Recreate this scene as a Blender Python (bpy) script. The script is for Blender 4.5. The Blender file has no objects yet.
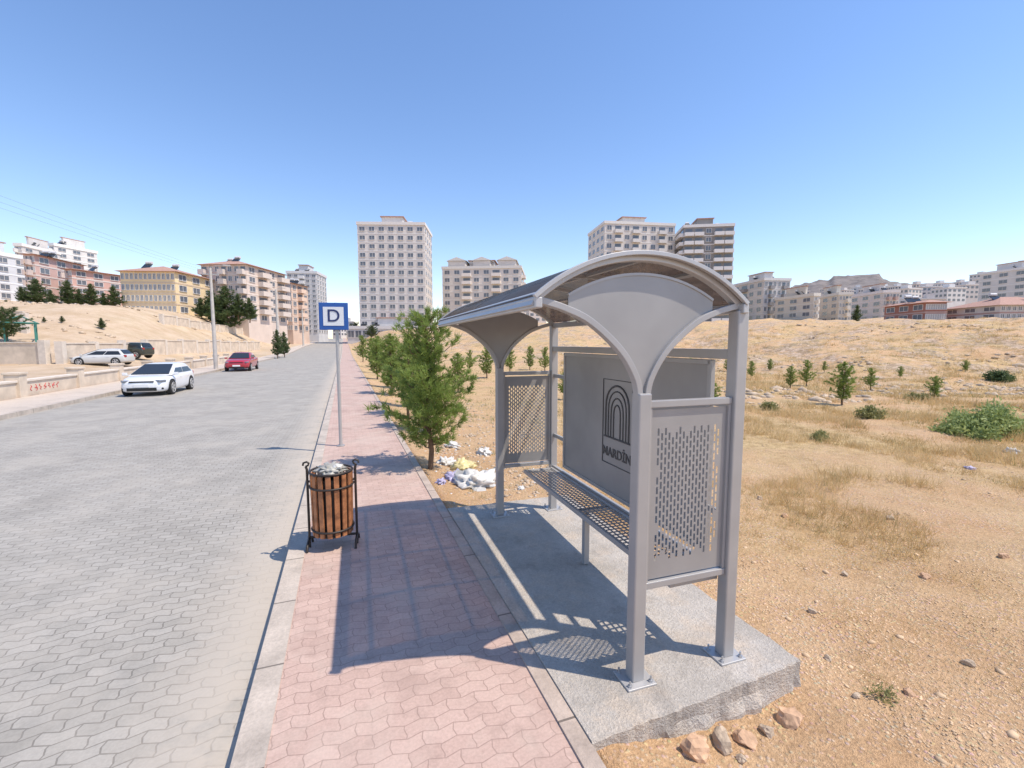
import bpy, math, random
import numpy as np
from mathutils import Vector, Matrix
R=random.Random(7)
sc=bpy.context.scene
sc.view_settings.view_transform='Standard'; sc.view_settings.look='None'; sc.view_settings.exposure=0
COL=sc.collection
# ---------------------------------------------------------------- camera
EYE=2.0; PIT=math.radians(5.15); YAW=math.radians(20.15); F=455.0
cam=bpy.data.cameras.new("camera"); cam.lens=16.0; cam.sensor_width=36; cam.clip_end=8000; cam.clip_start=.05
co=bpy.data.objects.new("camera",cam); COL.objects.link(co)
co.location=(0,0,EYE); co.rotation_euler=(math.pi/2-PIT,0,-YAW); sc.camera=co
cy,sy,cp,sp=math.cos(YAW),math.sin(YAW),math.cos(PIT),math.sin(PIT)
def ray(px,py):
    a=px-512; b=F*cp+(384-py)*sp; z=-F*sp+(384-py)*cp
    return a*cy+b*sy, -a*sy+b*cy, z, b
def gp(px,py,z=0.0):
    X,Y,Z,b=ray(px,py); t=(z-EYE)/Z
    return X*t,Y*t
def at(px,b):
    X,Y,Z,bb=ray(px,342); t=b/bb
    return X*t,Y*t
def zat(py,b):
    X,Y,Z,bb=ray(512,py); return EYE+Z*b/bb
def px_of(x,y,z):
    a=x*cy-y*sy; b=x*sy+y*cy; d=b*cp-(z-EYE)*sp
    return 512+F*a/d
# ---------------------------------------------------------------- light
SD=Vector((.46,-.33,1.0)).normalized()   # towards the sun
EL=math.asin(SD.z); AZ=math.atan2(SD.x,SD.y)
w=bpy.data.worlds.new("World"); sc.world=w; w.use_nodes=True
nt=w.node_tree; bg=nt.nodes['Background']; sky=nt.nodes.new('ShaderNodeTexSky'); sky.sky_type='NISHITA'
sky.sun_disc=False; sky.sun_elevation=EL; sky.sun_rotation=AZ; sky.air_density=1.25; sky.dust_density=.15; sky.ozone_density=3.2; sky.altitude=600
hs=nt.nodes.new('ShaderNodeHueSaturation'); hs.inputs['Saturation'].default_value=1.12; hs.inputs['Value'].default_value=1.5
tn=nt.nodes.new('ShaderNodeMixRGB'); tn.blend_type='MULTIPLY'; tn.inputs[0].default_value=1; tn.inputs[2].default_value=(1.06,.94,.97,1)
nt.links.new(sky.outputs[0],hs.inputs['Color']); nt.links.new(hs.outputs[0],tn.inputs[1]); nt.links.new(tn.outputs[0],bg.inputs[0]); bg.inputs[1].default_value=.145
sun=bpy.data.lights.new("sun",'SUN'); sun.energy=5.0; sun.angle=math.radians(.5); sun.color=(1,.90,.77)
so=bpy.data.objects.new("sun",sun); COL.objects.link(so); so.rotation_euler=SD.to_track_quat('Z','Y').to_euler(); so.location=(20,-20,40)
# ---------------------------------------------------------------- noise / terrain
def S(t):
    t=np.clip(t,0,1); return t*t*(3-2*t)
def vn(x,y,seed=0.0):
    x=np.asarray(x,float); y=np.asarray(y,float)
    xi=np.floor(x); yi=np.floor(y); fx=x-xi; fy=y-yi
    fx=fx*fx*(3-2*fx); fy=fy*fy*(3-2*fy)
    def h(i,j):
        v=np.sin(i*127.1+j*311.7+seed*17.3)*43758.5453
        return v-np.floor(v)
    return (h(xi,yi)*(1-fx)+h(xi+1,yi)*fx)*(1-fy)+(h(xi,yi+1)*(1-fx)+h(xi+1,yi+1)*fx)*fy-.5
def rz(y):
    y=np.asarray(y,float); return .02*np.clip(y-60,0,240)*S((y-60)/60)
def TH(x,y):
    x=np.asarray(x,float); y=np.asarray(y,float)
    u=.8*x+.4*y
    hr=5.2*S((u-24)/55)+4*S((u-85)/90)
    st=hr/1.1; stf=st-np.floor(st); hr=hr*.55+.45*1.1*(np.floor(st)+S((stf-.25)/.35))
    hr=hr+ (1.3*vn(x/13,y/13,1)+1.0*vn(x/4,y/4,2)+.5*vn(x/1.5,y/1.5,8))*S((u-20)/22)
    hr=hr*S((x-1)/12)
    near=.10*vn(x/1.6,y/1.6,3)+.05*vn(x/.45,y/.45,4)
    right=rz(y)-.10*S((x-1.1)/.7)-.03+hr+near*S((x-1.1)/.5)
    hl=7.5*S((-x-14)/20)*S((y-42)/45)+5*S((-x-40)/60)*S((y-40)/60)
    hl=hl+(.8*vn(x/9,y/9,5)+.4*vn(x/3,y/3,6))*S((-x-15)/6)*S((y-38)/10)
    left=rz(y)-.02+hl+.03*vn(x/1.5,y/1.5,7)
    return np.where(x>-5,right,left)
def th(x,y): return float(TH(x,y))
# ---------------------------------------------------------------- materials
def newmat(name):
    m=bpy.data.materials.new(name); m.use_nodes=True; n=m.node_tree
    return m,n,n.nodes['Principled BSDF']
def nd(n,t,**k):
    x=n.nodes.new(t)
    for a,b in k.items(): setattr(x,a,b)
    return x
def mth(n,op,a,b=None,c=None):
    x=n.nodes.new('ShaderNodeMath'); x.operation=op
    for i,v in enumerate((a,b,c)):
        if v is None: continue
        if isinstance(v,(int,float)): x.inputs[i].default_value=v
        else: n.links.new(v,x.inputs[i])
    return x.outputs[0]
def mix(n,f,a,b,bt='MIX'):
    x=n.nodes.new('ShaderNodeMixRGB'); x.blend_type=bt
    for i,v in enumerate((f,a,b)):
        if isinstance(v,(int,float)): x.inputs[i].default_value=v
        elif isinstance(v,tuple): x.inputs[i].default_value=(v[0],v[1],v[2],1)
        else: n.links.new(v,x.inputs[i])
    return x.outputs[0]
def noi(n,vec,scale,detail=4,rough=.55):
    x=n.nodes.new('ShaderNodeTexNoise'); x.inputs['Scale'].default_value=scale; x.inputs['Detail'].default_value=min(4,detail); x.inputs['Roughness'].default_value=rough
    if vec is not None: n.links.new(vec,x.inputs['Vector'])
    return x.outputs['Fac']
def ramp(n,f,a,b):
    x=n.nodes.new('ShaderNodeMapRange'); x.inputs[1].default_value=a; x.inputs[2].default_value=b
    n.links.new(f,x.inputs[0]); return x.outputs[0]
def bump(n,bs,h,strength=.3,dist=.02):
    x=n.nodes.new('ShaderNodeBump'); x.inputs['Strength'].default_value=strength; x.inputs['Distance'].default_value=dist
    n.links.new(h,x.inputs['Height']); n.links.new(x.outputs[0],bs.inputs['Normal'])
def pos(n): return n.nodes.new('ShaderNodeNewGeometry').outputs['Position']
MC={}
def M(name,col,rough=.7,metal=0,var=.12,scale=3,bmp=0,bs=40,coat=0):
    if name in MC: return MC[name]
    m,n,b=newmat(name); b.inputs['Roughness'].default_value=rough; b.inputs['Metallic'].default_value=metal
    tc=n.nodes.new('ShaderNodeTexCoord').outputs['Object']
    f=ramp(n,noi(n,tc,scale,3,.6),.3,.7)
    c=mix(n,f,tuple(v*(1-var) for v in col),tuple(min(1,v*(1+var)) for v in col))
    n.links.new(c,b.inputs['Base Color'])
    if coat: b.inputs['Coat Weight'].default_value=coat
    if bmp: bump(n,b,noi(n,tc,bs,3),bmp,.01)
    MC[name]=m; return m
def paver(name,c1,c2,mort,P,A,bw,rh,dust=None,ms=.006,stain=.45,dcol=(.50,.43,.35)):
    m,n,b=newmat(name); b.inputs['Roughness'].default_value=.85
    p=pos(n); s=nd(n,'ShaderNodeSeparateXYZ'); n.links.new(p,s.inputs[0]); X,Y=s.outputs[0],s.outputs[1]
    tri=mth(n,'PINGPONG',mth(n,'DIVIDE',X,P),.5)
    v=mth(n,'ADD',Y,mth(n,'MULTIPLY',tri,A))
    tri2=mth(n,'PINGPONG',mth(n,'DIVIDE',Y,rh),.5)
    xx=mth(n,'ADD',X,mth(n,'MULTIPLY',tri2,A*.5))
    cb=nd(n,'ShaderNodeCombineXYZ'); n.links.new(xx,cb.inputs[0]); n.links.new(v,cb.inputs[1])
    br=nd(n,'ShaderNodeTexBrick'); n.links.new(cb.outputs[0],br.inputs['Vector'])
    br.inputs['Scale'].default_value=1; br.inputs['Brick Width'].default_value=bw; br.inputs['Row Height'].default_value=rh
    br.inputs['Mortar Size'].default_value=ms; br.inputs['Mortar Smooth'].default_value=.3; br.inputs['Bias'].default_value=0
    br.inputs['Color1'].default_value=(*c1,1); br.inputs['Color2'].default_value=(*c2,1); br.inputs['Mortar'].default_value=(*mort,1)
    c=br.outputs['Color']
    g=ramp(n,noi(n,p,.5,4,.6),.35,.65)
    c=mix(n,mth(n,'MULTIPLY',g,.35),c,tuple((a+b_)/2*1.1 for a,b_ in zip(c1,c2)))
    fine=ramp(n,noi(n,p,60,3,.7),.25,.75)
    c=mix(n,.4,c,mix(n,fine,(.62,.62,.62),(1.3,1.3,1.3)),'MULTIPLY')
    st=ramp(n,noi(n,p,1.1,4,.75),.50,.66)
    c=mix(n,mth(n,'MULTIPLY',st,stain),c,tuple(v*.66 for v in c1))
    sm=ramp(n,noi(n,p,7,4,.75),.52,.66)
    c=mix(n,mth(n,'MULTIPLY',sm,stain*.6),c,tuple(v*.62 for v in c1))
    du=ramp(n,noi(n,p,.8,4,.75),.48,.64)
    c=mix(n,mth(n,'MULTIPLY',du,.40),c,dcol)
    if dust:
        d=ramp(n,X,dust[0],dust[1]); d=mth(n,'MULTIPLY',d,ramp(n,noi(n,p,2.2,4,.7),.25,.5))
        c=mix(n,mth(n,'MULTIPLY',d,.85),c,dust[2])
    n.links.new(c,b.inputs['Base Color'])
    hh=mth(n,'SUBTRACT',mth(n,'MULTIPLY',fine,.15),br.outputs['Fac'])
    bump(n,b,hh,.4,.006)
    return m
m_road=paver("road_pavers",(.325,.302,.262),(.40,.373,.328),(.165,.15,.128),.18,.055,.18,.09,(-1.3,-.75,(.49,.43,.355)),.0052,.36,(.46,.415,.35))
m_side=paver("pink_pavers",(.475,.33,.272),(.55,.395,.328),(.33,.225,.185),.16,.045,.16,.085,None,.0034,.48,(.57,.47,.39))
m_side2=paver("pale_pavers",(.54,.46,.38),(.60,.51,.42),(.36,.31,.27),.3,.08,.3,.15)
def kerbmat(name,col,L=1.0):
    m,n,b=newmat(name); b.inputs['Roughness'].default_value=.9
    p=pos(n); s=nd(n,'ShaderNodeSeparateXYZ'); n.links.new(p,s.inputs[0])
    fr=mth(n,'FRACT',mth(n,'DIVIDE',s.outputs[1],L)); ln=mth(n,'LESS_THAN',fr,.014/L)
    f=ramp(n,noi(n,p,3,4,.65),.3,.7); c=mix(n,f,tuple(v*.75 for v in col),tuple(v*1.15 for v in col))
    f2=ramp(n,noi(n,p,50,3,.7),.3,.7); c=mix(n,.35,c,mix(n,f2,(.55,.55,.55),(1.2,1.2,1.2)),'MULTIPLY')
    c=mix(n,ln,c,tuple(v*.35 for v in col)); n.links.new(c,b.inputs['Base Color'])
    bump(n,b,f2,.3,.006); return m
m_kerb=kerbmat("kerb_concrete",(.51,.44,.37),.75)
m_edge=kerbmat("edging_concrete",(.49,.395,.325),1.0)
def groundmat():
    m,n,b=newmat("dry_ground"); b.inputs['Roughness'].default_value=.95
    p=pos(n); s=nd(n,'ShaderNodeSeparateXYZ'); n.links.new(p,s.inputs[0]); X,Y=s.outputs[0],s.outputs[1]
    big=ramp(n,noi(n,p,.22,4,.65),.40,.60)
    soil=mix(n,ramp(n,noi(n,p,1.1,4,.65),.3,.7),(.56,.335,.165),(.69,.465,.265))
    straw=mix(n,ramp(n,noi(n,p,5,4,.8),.35,.65),(.44,.285,.115),(.70,.515,.26))
    u=mth(n,'ADD',mth(n,'MULTIPLY',X,.8),mth(n,'MULTIPLY',Y,.4))
    far=ramp(n,u,3.0,8.0)
    k=mth(n,'MULTIPLY',big,far)
    c=mix(n,k,soil,straw)
    vo=nd(n,'ShaderNodeTexVoronoi'); n.links.new(p,vo.inputs['Vector']); vo.inputs['Scale'].default_value=34
    peb=ramp(n,vo.outputs['Distance'],.45,.2)
    rr=ramp(n,noi(n,p,2.3,4,.7),.34,.54)
    pk=mth(n,'MULTIPLY',peb,rr)
    vcol=mix(n,.6,vo.outputs['Color'],(.72,.53,.34))
    vcol=mix(n,.5,vcol,(.72,.53,.34))
    c=mix(n,mth(n,'MULTIPLY',pk,.75),c,vcol)
    fi=ramp(n,noi(n,p,32,4,.85),.30,.70)
    c=mix(n,.7,c,mix(n,fi,(.52,.48,.44),(1.35,1.35,1.35)),'MULTIPLY')
    dk=mth(n,'MULTIPLY',ramp(n,noi(n,p,3.5,4,.8),.54,.66),.35)
    c=mix(n,dk,c,(.38,.23,.11))
    rock=mth(n,'MULTIPLY',ramp(n,u,24,36),ramp(n,noi(n,p,.35,4,.8),.48,.56))
    c=mix(n,mth(n,'MULTIPLY',rock,.8),c,mix(n,ramp(n,noi(n,p,2.2,4,.85),.42,.60),(.25,.175,.115),(.64,.50,.38)))
    sc_=mth(n,'MULTIPLY',ramp(n,noi(n,p,.9,4,.8),.54,.62),ramp(n,u,8,20))
    c=mix(n,mth(n,'MULTIPLY',sc_,.6),c,(.26,.20,.09))
    lf=ramp(n,X,-11,-12)
    c=mix(n,mth(n,'MULTIPLY',lf,.75),c,mix(n,ramp(n,noi(n,p,.4,4,.7),.35,.65),(.46,.35,.23),(.62,.50,.37)))
    n.links.new(c,b.inputs['Base Color'])
    h=mth(n,'ADD',mth(n,'MULTIPLY',pk,.7),fi); bump(n,b,h,.75,.022)
    return m
m_ground=groundmat()
def slabmat():
    m,n,b=newmat("slab_concrete"); b.inputs['Roughness'].default_value=.92; p=pos(n)
    c=mix(n,ramp(n,noi(n,p,1.6,4,.7),.35,.65),(.41,.37,.32),(.55,.50,.44))
    st=ramp(n,noi(n,p,3.5,4,.8),.53,.68); c=mix(n,mth(n,'MULTIPLY',st,.45),c,(.30,.255,.215))
    du=ramp(n,noi(n,p,2.4,4,.75),.50,.66); c=mix(n,mth(n,'MULTIPLY',du,.5),c,(.62,.50,.38))
    f=ramp(n,noi(n,p,70,3,.7),.3,.7); c=mix(n,.45,c,mix(n,f,(.6,.6,.6),(1.3,1.3,1.3)),'MULTIPLY')
    n.links.new(c,b.inputs['Base Color']); bump(n,b,mth(n,'ADD',f,mth(n,'MULTIPLY',noi(n,p,14,4,.7),2.5)),.6,.015); return m
m_slab=slabmat()
m_grey=M("grey_metal_paint",(.39,.38,.37),.42,.25,.06,4)
m_lgrey=M("light_grey_metal",(.46,.45,.44),.4,.3,.06,4)
m_panel=M("grey_sheet_metal",(.335,.325,.315),.42,.2,.10,2)
m_dark=M("dark_metal",(.045,.035,.03),.5,.3,.2)
m_black=M("black_rubber",(.02,.02,.02),.8)
m_wood=M("varnished_slat_wood",(.38,.155,.065),.5,var=.42,scale=14)
m_white=M("white_paint",(.78,.78,.77),.5,var=.03)
m_blue=M("sign_blue",(.02,.10,.36),.4,var=.05)
m_navy=M("letter_blue",(.015,.03,.12),.4,var=.05)
m_bolt=M("galvanised_steel",(.5,.5,.5),.4,.7)
m_emb=M("emblem_dark_grey",(.085,.08,.078),.5)
def glassy(name,col,rough=.08):
    m,n,b=newmat(name); b.inputs['Base Color'].default_value=(*col,1); b.inputs['Roughness'].default_value=rough; b.inputs['Specular IOR Level'].default_value=.6
    tc=n.nodes.new('ShaderNodeTexCoord').outputs['Object']; f=noi(n,tc,.8,2); c=mix(n,f,tuple(v*.6 for v in col),tuple(v*1.4 for v in col)); n.links.new(c,b.inputs['Base Color'])
    MC[name]=m; return m
m_glass=glassy("window_glass",(.14,.155,.18),.12)
m_cglass=glassy("car_glass",(.025,.03,.035),.05)
def polymat():
    m,n,b=newmat("smoked_polycarbonate"); out=n.nodes['Material Output']
    b.inputs['Base Color'].default_value=(.24,.21,.19,1); b.inputs['Roughness'].default_value=.15
    t=nd(n,'ShaderNodeBsdfTransparent'); t.inputs[0].default_value=(.46,.40,.36,1)
    tl=nd(n,'ShaderNodeBsdfTranslucent'); tl.inputs[0].default_value=(.20,.165,.145,1)
    m1=nd(n,'ShaderNodeMixShader'); m1.inputs[0].default_value=.55; n.links.new(b.outputs[0],m1.inputs[1]); n.links.new(tl.outputs[0],m1.inputs[2])
    mx=nd(n,'ShaderNodeMixShader')
    f=ramp(n,noi(n,pos(n),3,4,.7),.3,.7)
    n.links.new(mth(n,'ADD',mth(n,'MULTIPLY',f,.22),.34),mx.inputs[0]); n.links.new(t.outputs[0],mx.inputs[1]); n.links.new(m1.outputs[0],mx.inputs[2]); n.links.new(mx.outputs[0],out.inputs[0])
    return m
m_poly=polymat()
def leafmat(name,c1,c2,sc1=2.5):
    m,n,b=newmat(name); out=n.nodes['Material Output']; b.inputs['Roughness'].default_value=.65
    tc=n.nodes.new('ShaderNodeTexCoord').outputs['Object']
    f=ramp(n,noi(n,tc,sc1,4,.7),.32,.68); c=mix(n,f,c1,c2)
    n.links.new(c,b.inputs['Base Color'])
    t=nd(n,'ShaderNodeBsdfTranslucent'); n.links.new(c,t.inputs[0]); mx=nd(n,'ShaderNodeMixShader'); mx.inputs[0].default_value=.35
    n.links.new(b.outputs[0],mx.inputs[1]); n.links.new(t.outputs[0],mx.inputs[2]); n.links.new(mx.outputs[0],out.inputs[0])
    return m
m_pine=leafmat("pine_needles",(.15,.22,.04),(.35,.44,.11),3.5)
m_pine_d=leafmat("dark_pine_needles",(.06,.10,.035),(.16,.21,.08),1.2)
m_leaf=leafmat("bush_leaves",(.22,.29,.09),(.42,.48,.18))
m_straw=leafmat("dry_straw",(.52,.36,.15),(.77,.59,.31),.5)
m_weed=leafmat("green_weed",(.22,.23,.08),(.40,.37,.16),1)
m_bark=M("bark",(.16,.10,.06),.9,var=.3,scale=20,bmp=.5)
m_rock=M("limestone",(.50,.39,.28),.95,var=.32,scale=5,bmp=.6,bs=25)
m_rock2=M("orange_limestone",(.58,.37,.23),.95,var=.35,scale=8,bmp=.6,bs=25)
# ---------------------------------------------------------------- mesh builder
class MB:
    def __init__(s): s.v=[]; s.f=[]; s.m=[]; s.s=[]
    def add(s,vs,fs,mi=0,sm=False):
        o=len(s.v); s.v+= [tuple(x) for x in vs]
        for f in fs: s.f.append(tuple(i+o for i in f)); s.m.append(mi); s.s.append(sm)
    def box(s,c,d,mi=0,rot=None):
        x,y,z=d[0]/2,d[1]/2,d[2]/2
        vs=[Vector(p) for p in ((-x,-y,-z),(x,-y,-z),(x,y,-z),(-x,y,-z),(-x,-y,z),(x,-y,z),(x,y,z),(-x,y,z))]
        if rot is not None: vs=[rot@p for p in vs]
        c=Vector(c)
        s.add([p+c for p in vs],[(0,3,2,1),(4,5,6,7),(0,1,5,4),(1,2,6,5),(2,3,7,6),(3,0,4,7)],mi)
    def b6(s,x0,x1,y0,y1,z0,z1,mi=0): s.box(((x0+x1)/2,(y0+y1)/2,(z0+z1)/2),(x1-x0,y1-y0,z1-z0),mi)
    def tube(s,pts,r,seg=8,mi=0,cap=True,sm=True):
        pts=[Vector(p) for p in pts]; n=len(pts); rs=r if isinstance(r,(list,tuple)) else [r]*n
        vs=[]; prev=None
        for i,p in enumerate(pts):
            d=(pts[min(i+1,n-1)]-pts[max(i-1,0)]).normalized()
            if prev is None:
                up=Vector((0,0,1)) if abs(d.z)<.9 else Vector((1,0,0)); a=d.cross(up).normalized()
            else: a=(prev-d*prev.dot(d)).normalized()
            prev=a; b=d.cross(a)
            for k in range(seg):
                t=2*math.pi*k/seg; vs.append(p+(a*math.cos(t)+b*math.sin(t))*rs[i])
        fs=[]
        for i in range(n-1):
            for k in range(seg):
                k2=(k+1)%seg; fs.append((i*seg+k,i*seg+k2,(i+1)*seg+k2,(i+1)*seg+k))
        s.add(vs,fs,mi,sm)
        if cap:
            s.add(vs[:seg],[tuple(range(seg))[::-1]],mi); s.add(vs[-seg:],[tuple(range(seg))],mi)
    def bar(s,pts,y0,y1,th,mi=0):
        n=len(pts); vs=[]
        for i,(x,z) in enumerate(pts):
            a=pts[max(i-1,0)]; b=pts[min(i+1,n-1)]; dx,dz=b[0]-a[0],b[1]-a[1]; l=math.hypot(dx,dz) or 1
            nx,nz=-dz/l*th/2,dx/l*th/2
            vs+=[(x-nx,y0,z-nz),(x+nx,y0,z+nz),(x+nx,y1,z+nz),(x-nx,y1,z-nz)]
        fs=[]
        for i in range(n-1):
            o=i*4;q=o+4
            for k in range(4): k2=(k+1)%4; fs.append((o+k,o+k2,q+k2,q+k))
        fs+=[(3,2,1,0),(n*4-4,n*4-3,n*4-2,n*4-1)]
        s.add(vs,fs,mi)
    def obj(s,name,mats,parent=None,loc=(0,0,0),rz_=0,bevel=0,solid=0,sub=0,seg=2):
        me=bpy.data.meshes.new(name); me.from_pydata(s.v,[],s.f)
        for m in (mats if isinstance(mats,(list,tuple)) else [mats]): me.materials.append(m)
        me.polygons.foreach_set('material_index',s.m); me.polygons.foreach_set('use_smooth',s.s); me.update()
        o=bpy.data.objects.new(name,me); COL.objects.link(o); o.location=loc; o.rotation_euler=(0,0,rz_)
        if parent: o.parent=parent
        if sub:
            q=o.modifiers.new('sub','SUBSURF'); q.levels=sub; q.render_levels=sub
        if solid:
            q=o.modifiers.new('solid','SOLIDIFY'); q.thickness=solid; q.offset=0
        if bevel:
            q=o.modifiers.new('bevel','BEVEL'); q.width=bevel; q.segments=seg; q.limit_method='ANGLE'
        return o
def tag(o,label,cat,group=None,kind=None):
    o['label']=label; o['category']=cat
    if group: o['group']=group
    if kind: o['kind']=kind
    return o
def root(name,loc,rz_=0,label='',cat='',group=None,scale=1):
    o=bpy.data.objects.new(name,None); COL.objects.link(o); o.location=loc; o.rotation_euler=(0,0,rz_); o.empty_display_size=.2
    o.scale=(scale,)*3
    return tag(o,label,cat,group)
def cp_(o,parent,name=None):
    q=o.copy(); q.parent=parent; COL.objects.link(q); return q
def npmesh(name,V,Fc,mats,parent=None,loc=(0,0,0),smooth=False):
    me=bpy.data.meshes.new(name); n=Fc.shape[1]
    me.vertices.add(len(V)); me.vertices.foreach_set('co',V.astype(np.float32).ravel())
    me.loops.add(Fc.size); me.loops.foreach_set('vertex_index',Fc.astype(np.int32).ravel())
    me.polygons.add(len(Fc)); me.polygons.foreach_set('loop_start',np.arange(0,Fc.size,n,dtype=np.int32))
    if smooth: me.polygons.foreach_set('use_smooth',np.ones(len(Fc),bool))
    me.update(calc_edges=True); me.validate()
    for m in (mats if isinstance(mats,(list,tuple)) else [mats]): me.materials.append(m)
    o=bpy.data.objects.new(name,me); COL.objects.link(o); o.location=loc
    if parent: o.parent=parent
    return o
# ---------------------------------------------------------------- ground sheet
def graded(a,b,st,g):
    out=[a]; d=1 if b>a else -1
    while (out[-1]-b)*d<0: out.append(out[-1]+d*st); st*=g
    out[-1]=b; return out
xs=sorted(graded(-11.25,-3000,.5,1.06))+[-11.2,-5.5,1.04]+graded(1.10,3000,.09,1.035)
ys=sorted(graded(0,-300,.4,1.15))+graded(0,3000,.11,1.035)[1:]
XX,YY=np.meshgrid(np.array(xs),np.array(ys)); ZZ=TH(XX,YY)
mid=(XX>-11.22)&(XX<1.06); ZZ=np.where(mid,rz(YY)-.4,ZZ)
slabm=(XX>1.12)&(XX<2.5)&(YY>1.95)&(YY<5.0); ZZ=np.where(slabm,-.25,ZZ)
nx,ny=len(xs),len(ys); idx=np.arange(nx*ny).reshape(ny,nx)
Fc=np.stack([idx[:-1,:-1],idx[:-1,1:],idx[1:,1:],idx[1:,:-1]],-1).reshape(-1,4)
g=npmesh("ground",np.stack([XX,YY,ZZ],-1).reshape(-1,3),Fc,m_ground,smooth=True)
tag(g,"dry sandy field of gravel soil and straw grass",'ground',kind='structure')
RY=[-12]+list(np.linspace(-6,60,34))+list(np.linspace(63,330,60))
def strip(name,x0,x1,zt,zb,mat,label,cat):
    b=MB(); vs=[];fs=[]
    for y in RY:
        z=float(rz(y)); vs+=[(x0,y,z+zb),(x0,y,z+zt),(x1,y,z+zt),(x1,y,z+zb)]
    for i in range(len(RY)-1):
        o=i*4; q=o+4
        for k in range(3): fs.append((o+k,o+k+1,q+k+1,q+k))
    b.add([(v[0],v[1],v[2]) for v in vs],[f[::-1] for f in fs]); o=b.obj(name,mat); tag(o,label,cat,kind='structure'); return o
strip("road",-9.02,-.55,-.13,-.3,m_road,"wide road paved with grey zigzag interlocking blocks",'road')
strip("pavement",-.42,1.0,0,-.3,m_side,"pavement of dusty pink interlocking blocks",'pavement')
strip("kerb",-.57,-.417,.004,-.3,m_kerb,"pale concrete kerb beside the grey road",'kerb')
strip("pavement_edging",.998,1.095,.012,-.3,m_edge,"narrow concrete edging between pavement and field",'kerb')
strip("kerb",-9.17,-9.0,.004,-.3,m_kerb,"pale concrete kerb on the far side of road",'kerb')
strip("pavement",-11.22,-9.16,0,-.3,m_side2,"beige paved footpath along the low stone wall",'pavement')
# ---------------------------------------------------------------- slab
b=MB(); per=[]
def jl(p,q,n):
    for i in range(n):
        t=i/n; per.append((p[0]+(q[0]-p[0])*t+R.uniform(-.008,.008),p[1]+(q[1]-p[1])*t+R.uniform(-.008,.008)))
jl((1.10,1.84),(2.62,1.90),34); jl((2.62,1.90),(2.66,5.2),44); jl((2.66,5.2),(1.10,5.25),16)
per.append((1.10,5.25)); 
n=len(per); cx,cyy=1.85,3.5
def ringat(o1,z,jit,seed):
    out=[]
    for i,(x,y) in enumerate(per):
        d=Vector((x-cx,(y-cyy)*.5)).normalized(); k=o1+jit*(float(vn(i/3.1,seed*2.3,77))+.6*float(vn(i/1.1,seed*5.3,79))); out.append((x+d.x*k if x>1.15 else x,y+d.y*k,z+ (jit*.5*float(vn(i/1.7,seed*3,78)) if z<0 else 0)))
    return out
rings=[ringat(0,.022,0,0),ringat(.008,.012,.004,1),ringat(.010,-.07,.02,2),ringat(.025,-.14,.04,3),ringat(.04,-.30,.05,4)]
b.add(rings[0],[tuple(range(n))])
for q in range(4): b.add(rings[q]+rings[q+1],[(i,(i+n),(i+1)%n+n,(i+1)%n) for i in range(n)],0,False)
o=b.obj("concrete_slab",m_slab); tag(o,"rough cast concrete slab under the bus shelter",'concrete slab',kind='structure')
# ---------------------------------------------------------------- bus shelter
SH=root("bus_shelter",(1.55,2.12,.022),-math.radians(1.6),"grey metal bus shelter with arched smoked roof and bench",'bus shelter')
L=2.72; BX=.66
def part(bb,name,mats,parent=SH,**k): return bb.obj(name,mats,parent,**k)
for (x,y,h) in ((0,0,1.70),(BX,0,2.17),(0,L,1.70),(BX,L,2.17)):
    b=MB(); b.b6(x-.04,x+.04,y-.04,y+.04,.01,h)
    p=part(b,"post",m_grey,bevel=.008)
    b=MB(); b.b6(x-.095,x+.095,y-.085,y+.085,.0,.012); 
    bp=b.obj("base_plate",m_lgrey,p,bevel=.003)
    for dx in (-.07,.07):
        for dy in (-.06,.06):
            b=MB(); b.tube([(x+dx,y+dy,.012),(x+dx,y+dy,.022)],.014,6,sm=False); b.tube([(x+dx,y+dy,.02),(x+dx,y+dy,.045)],.006,6); b.obj("bolt",m_bolt,p)
def cat(P,n=6):
    P=[P[0]]+P+[P[-1]]; out=[]
    for i in range(1,len(P)-2):
        p0,p1,p2,p3=P[i-1:i+3]
        for k in range(n):
            t=k/n; out.append(tuple(.5*((2*p1[j])+(-p0[j]+p2[j])*t+(2*p0[j]-5*p1[j]+4*p2[j]-p3[j])*t*t+(-p0[j]+3*p1[j]-3*p2[j]+p3[j])*t**3) for j in (0,1)))
    out.append(P[-2]); return out
fl=cat([(.022,1.66),(.045,1.78),(.145,1.935),(.325,2.085),(.48,2.155),(.63,2.195)])
RC=.99; CZ=2.435-RC; HA=math.degrees(math.asin(.645/RC))
def arc(r,a0=None,a1=None,n=28):
    a0=-HA if a0 is None else a0; a1=HA if a1 is None else a1
    return [(r*math.sin(math.radians(a0+(a1-a0)*i/n)),CZ+r*math.cos(math.radians(a0+(a1-a0)*i/n))) for i in range(n+1)]
def flz(x):
    return float(np.interp(x,[p[0] for p in fl],[p[1] for p in fl]))
r2=RC-.085
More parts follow.
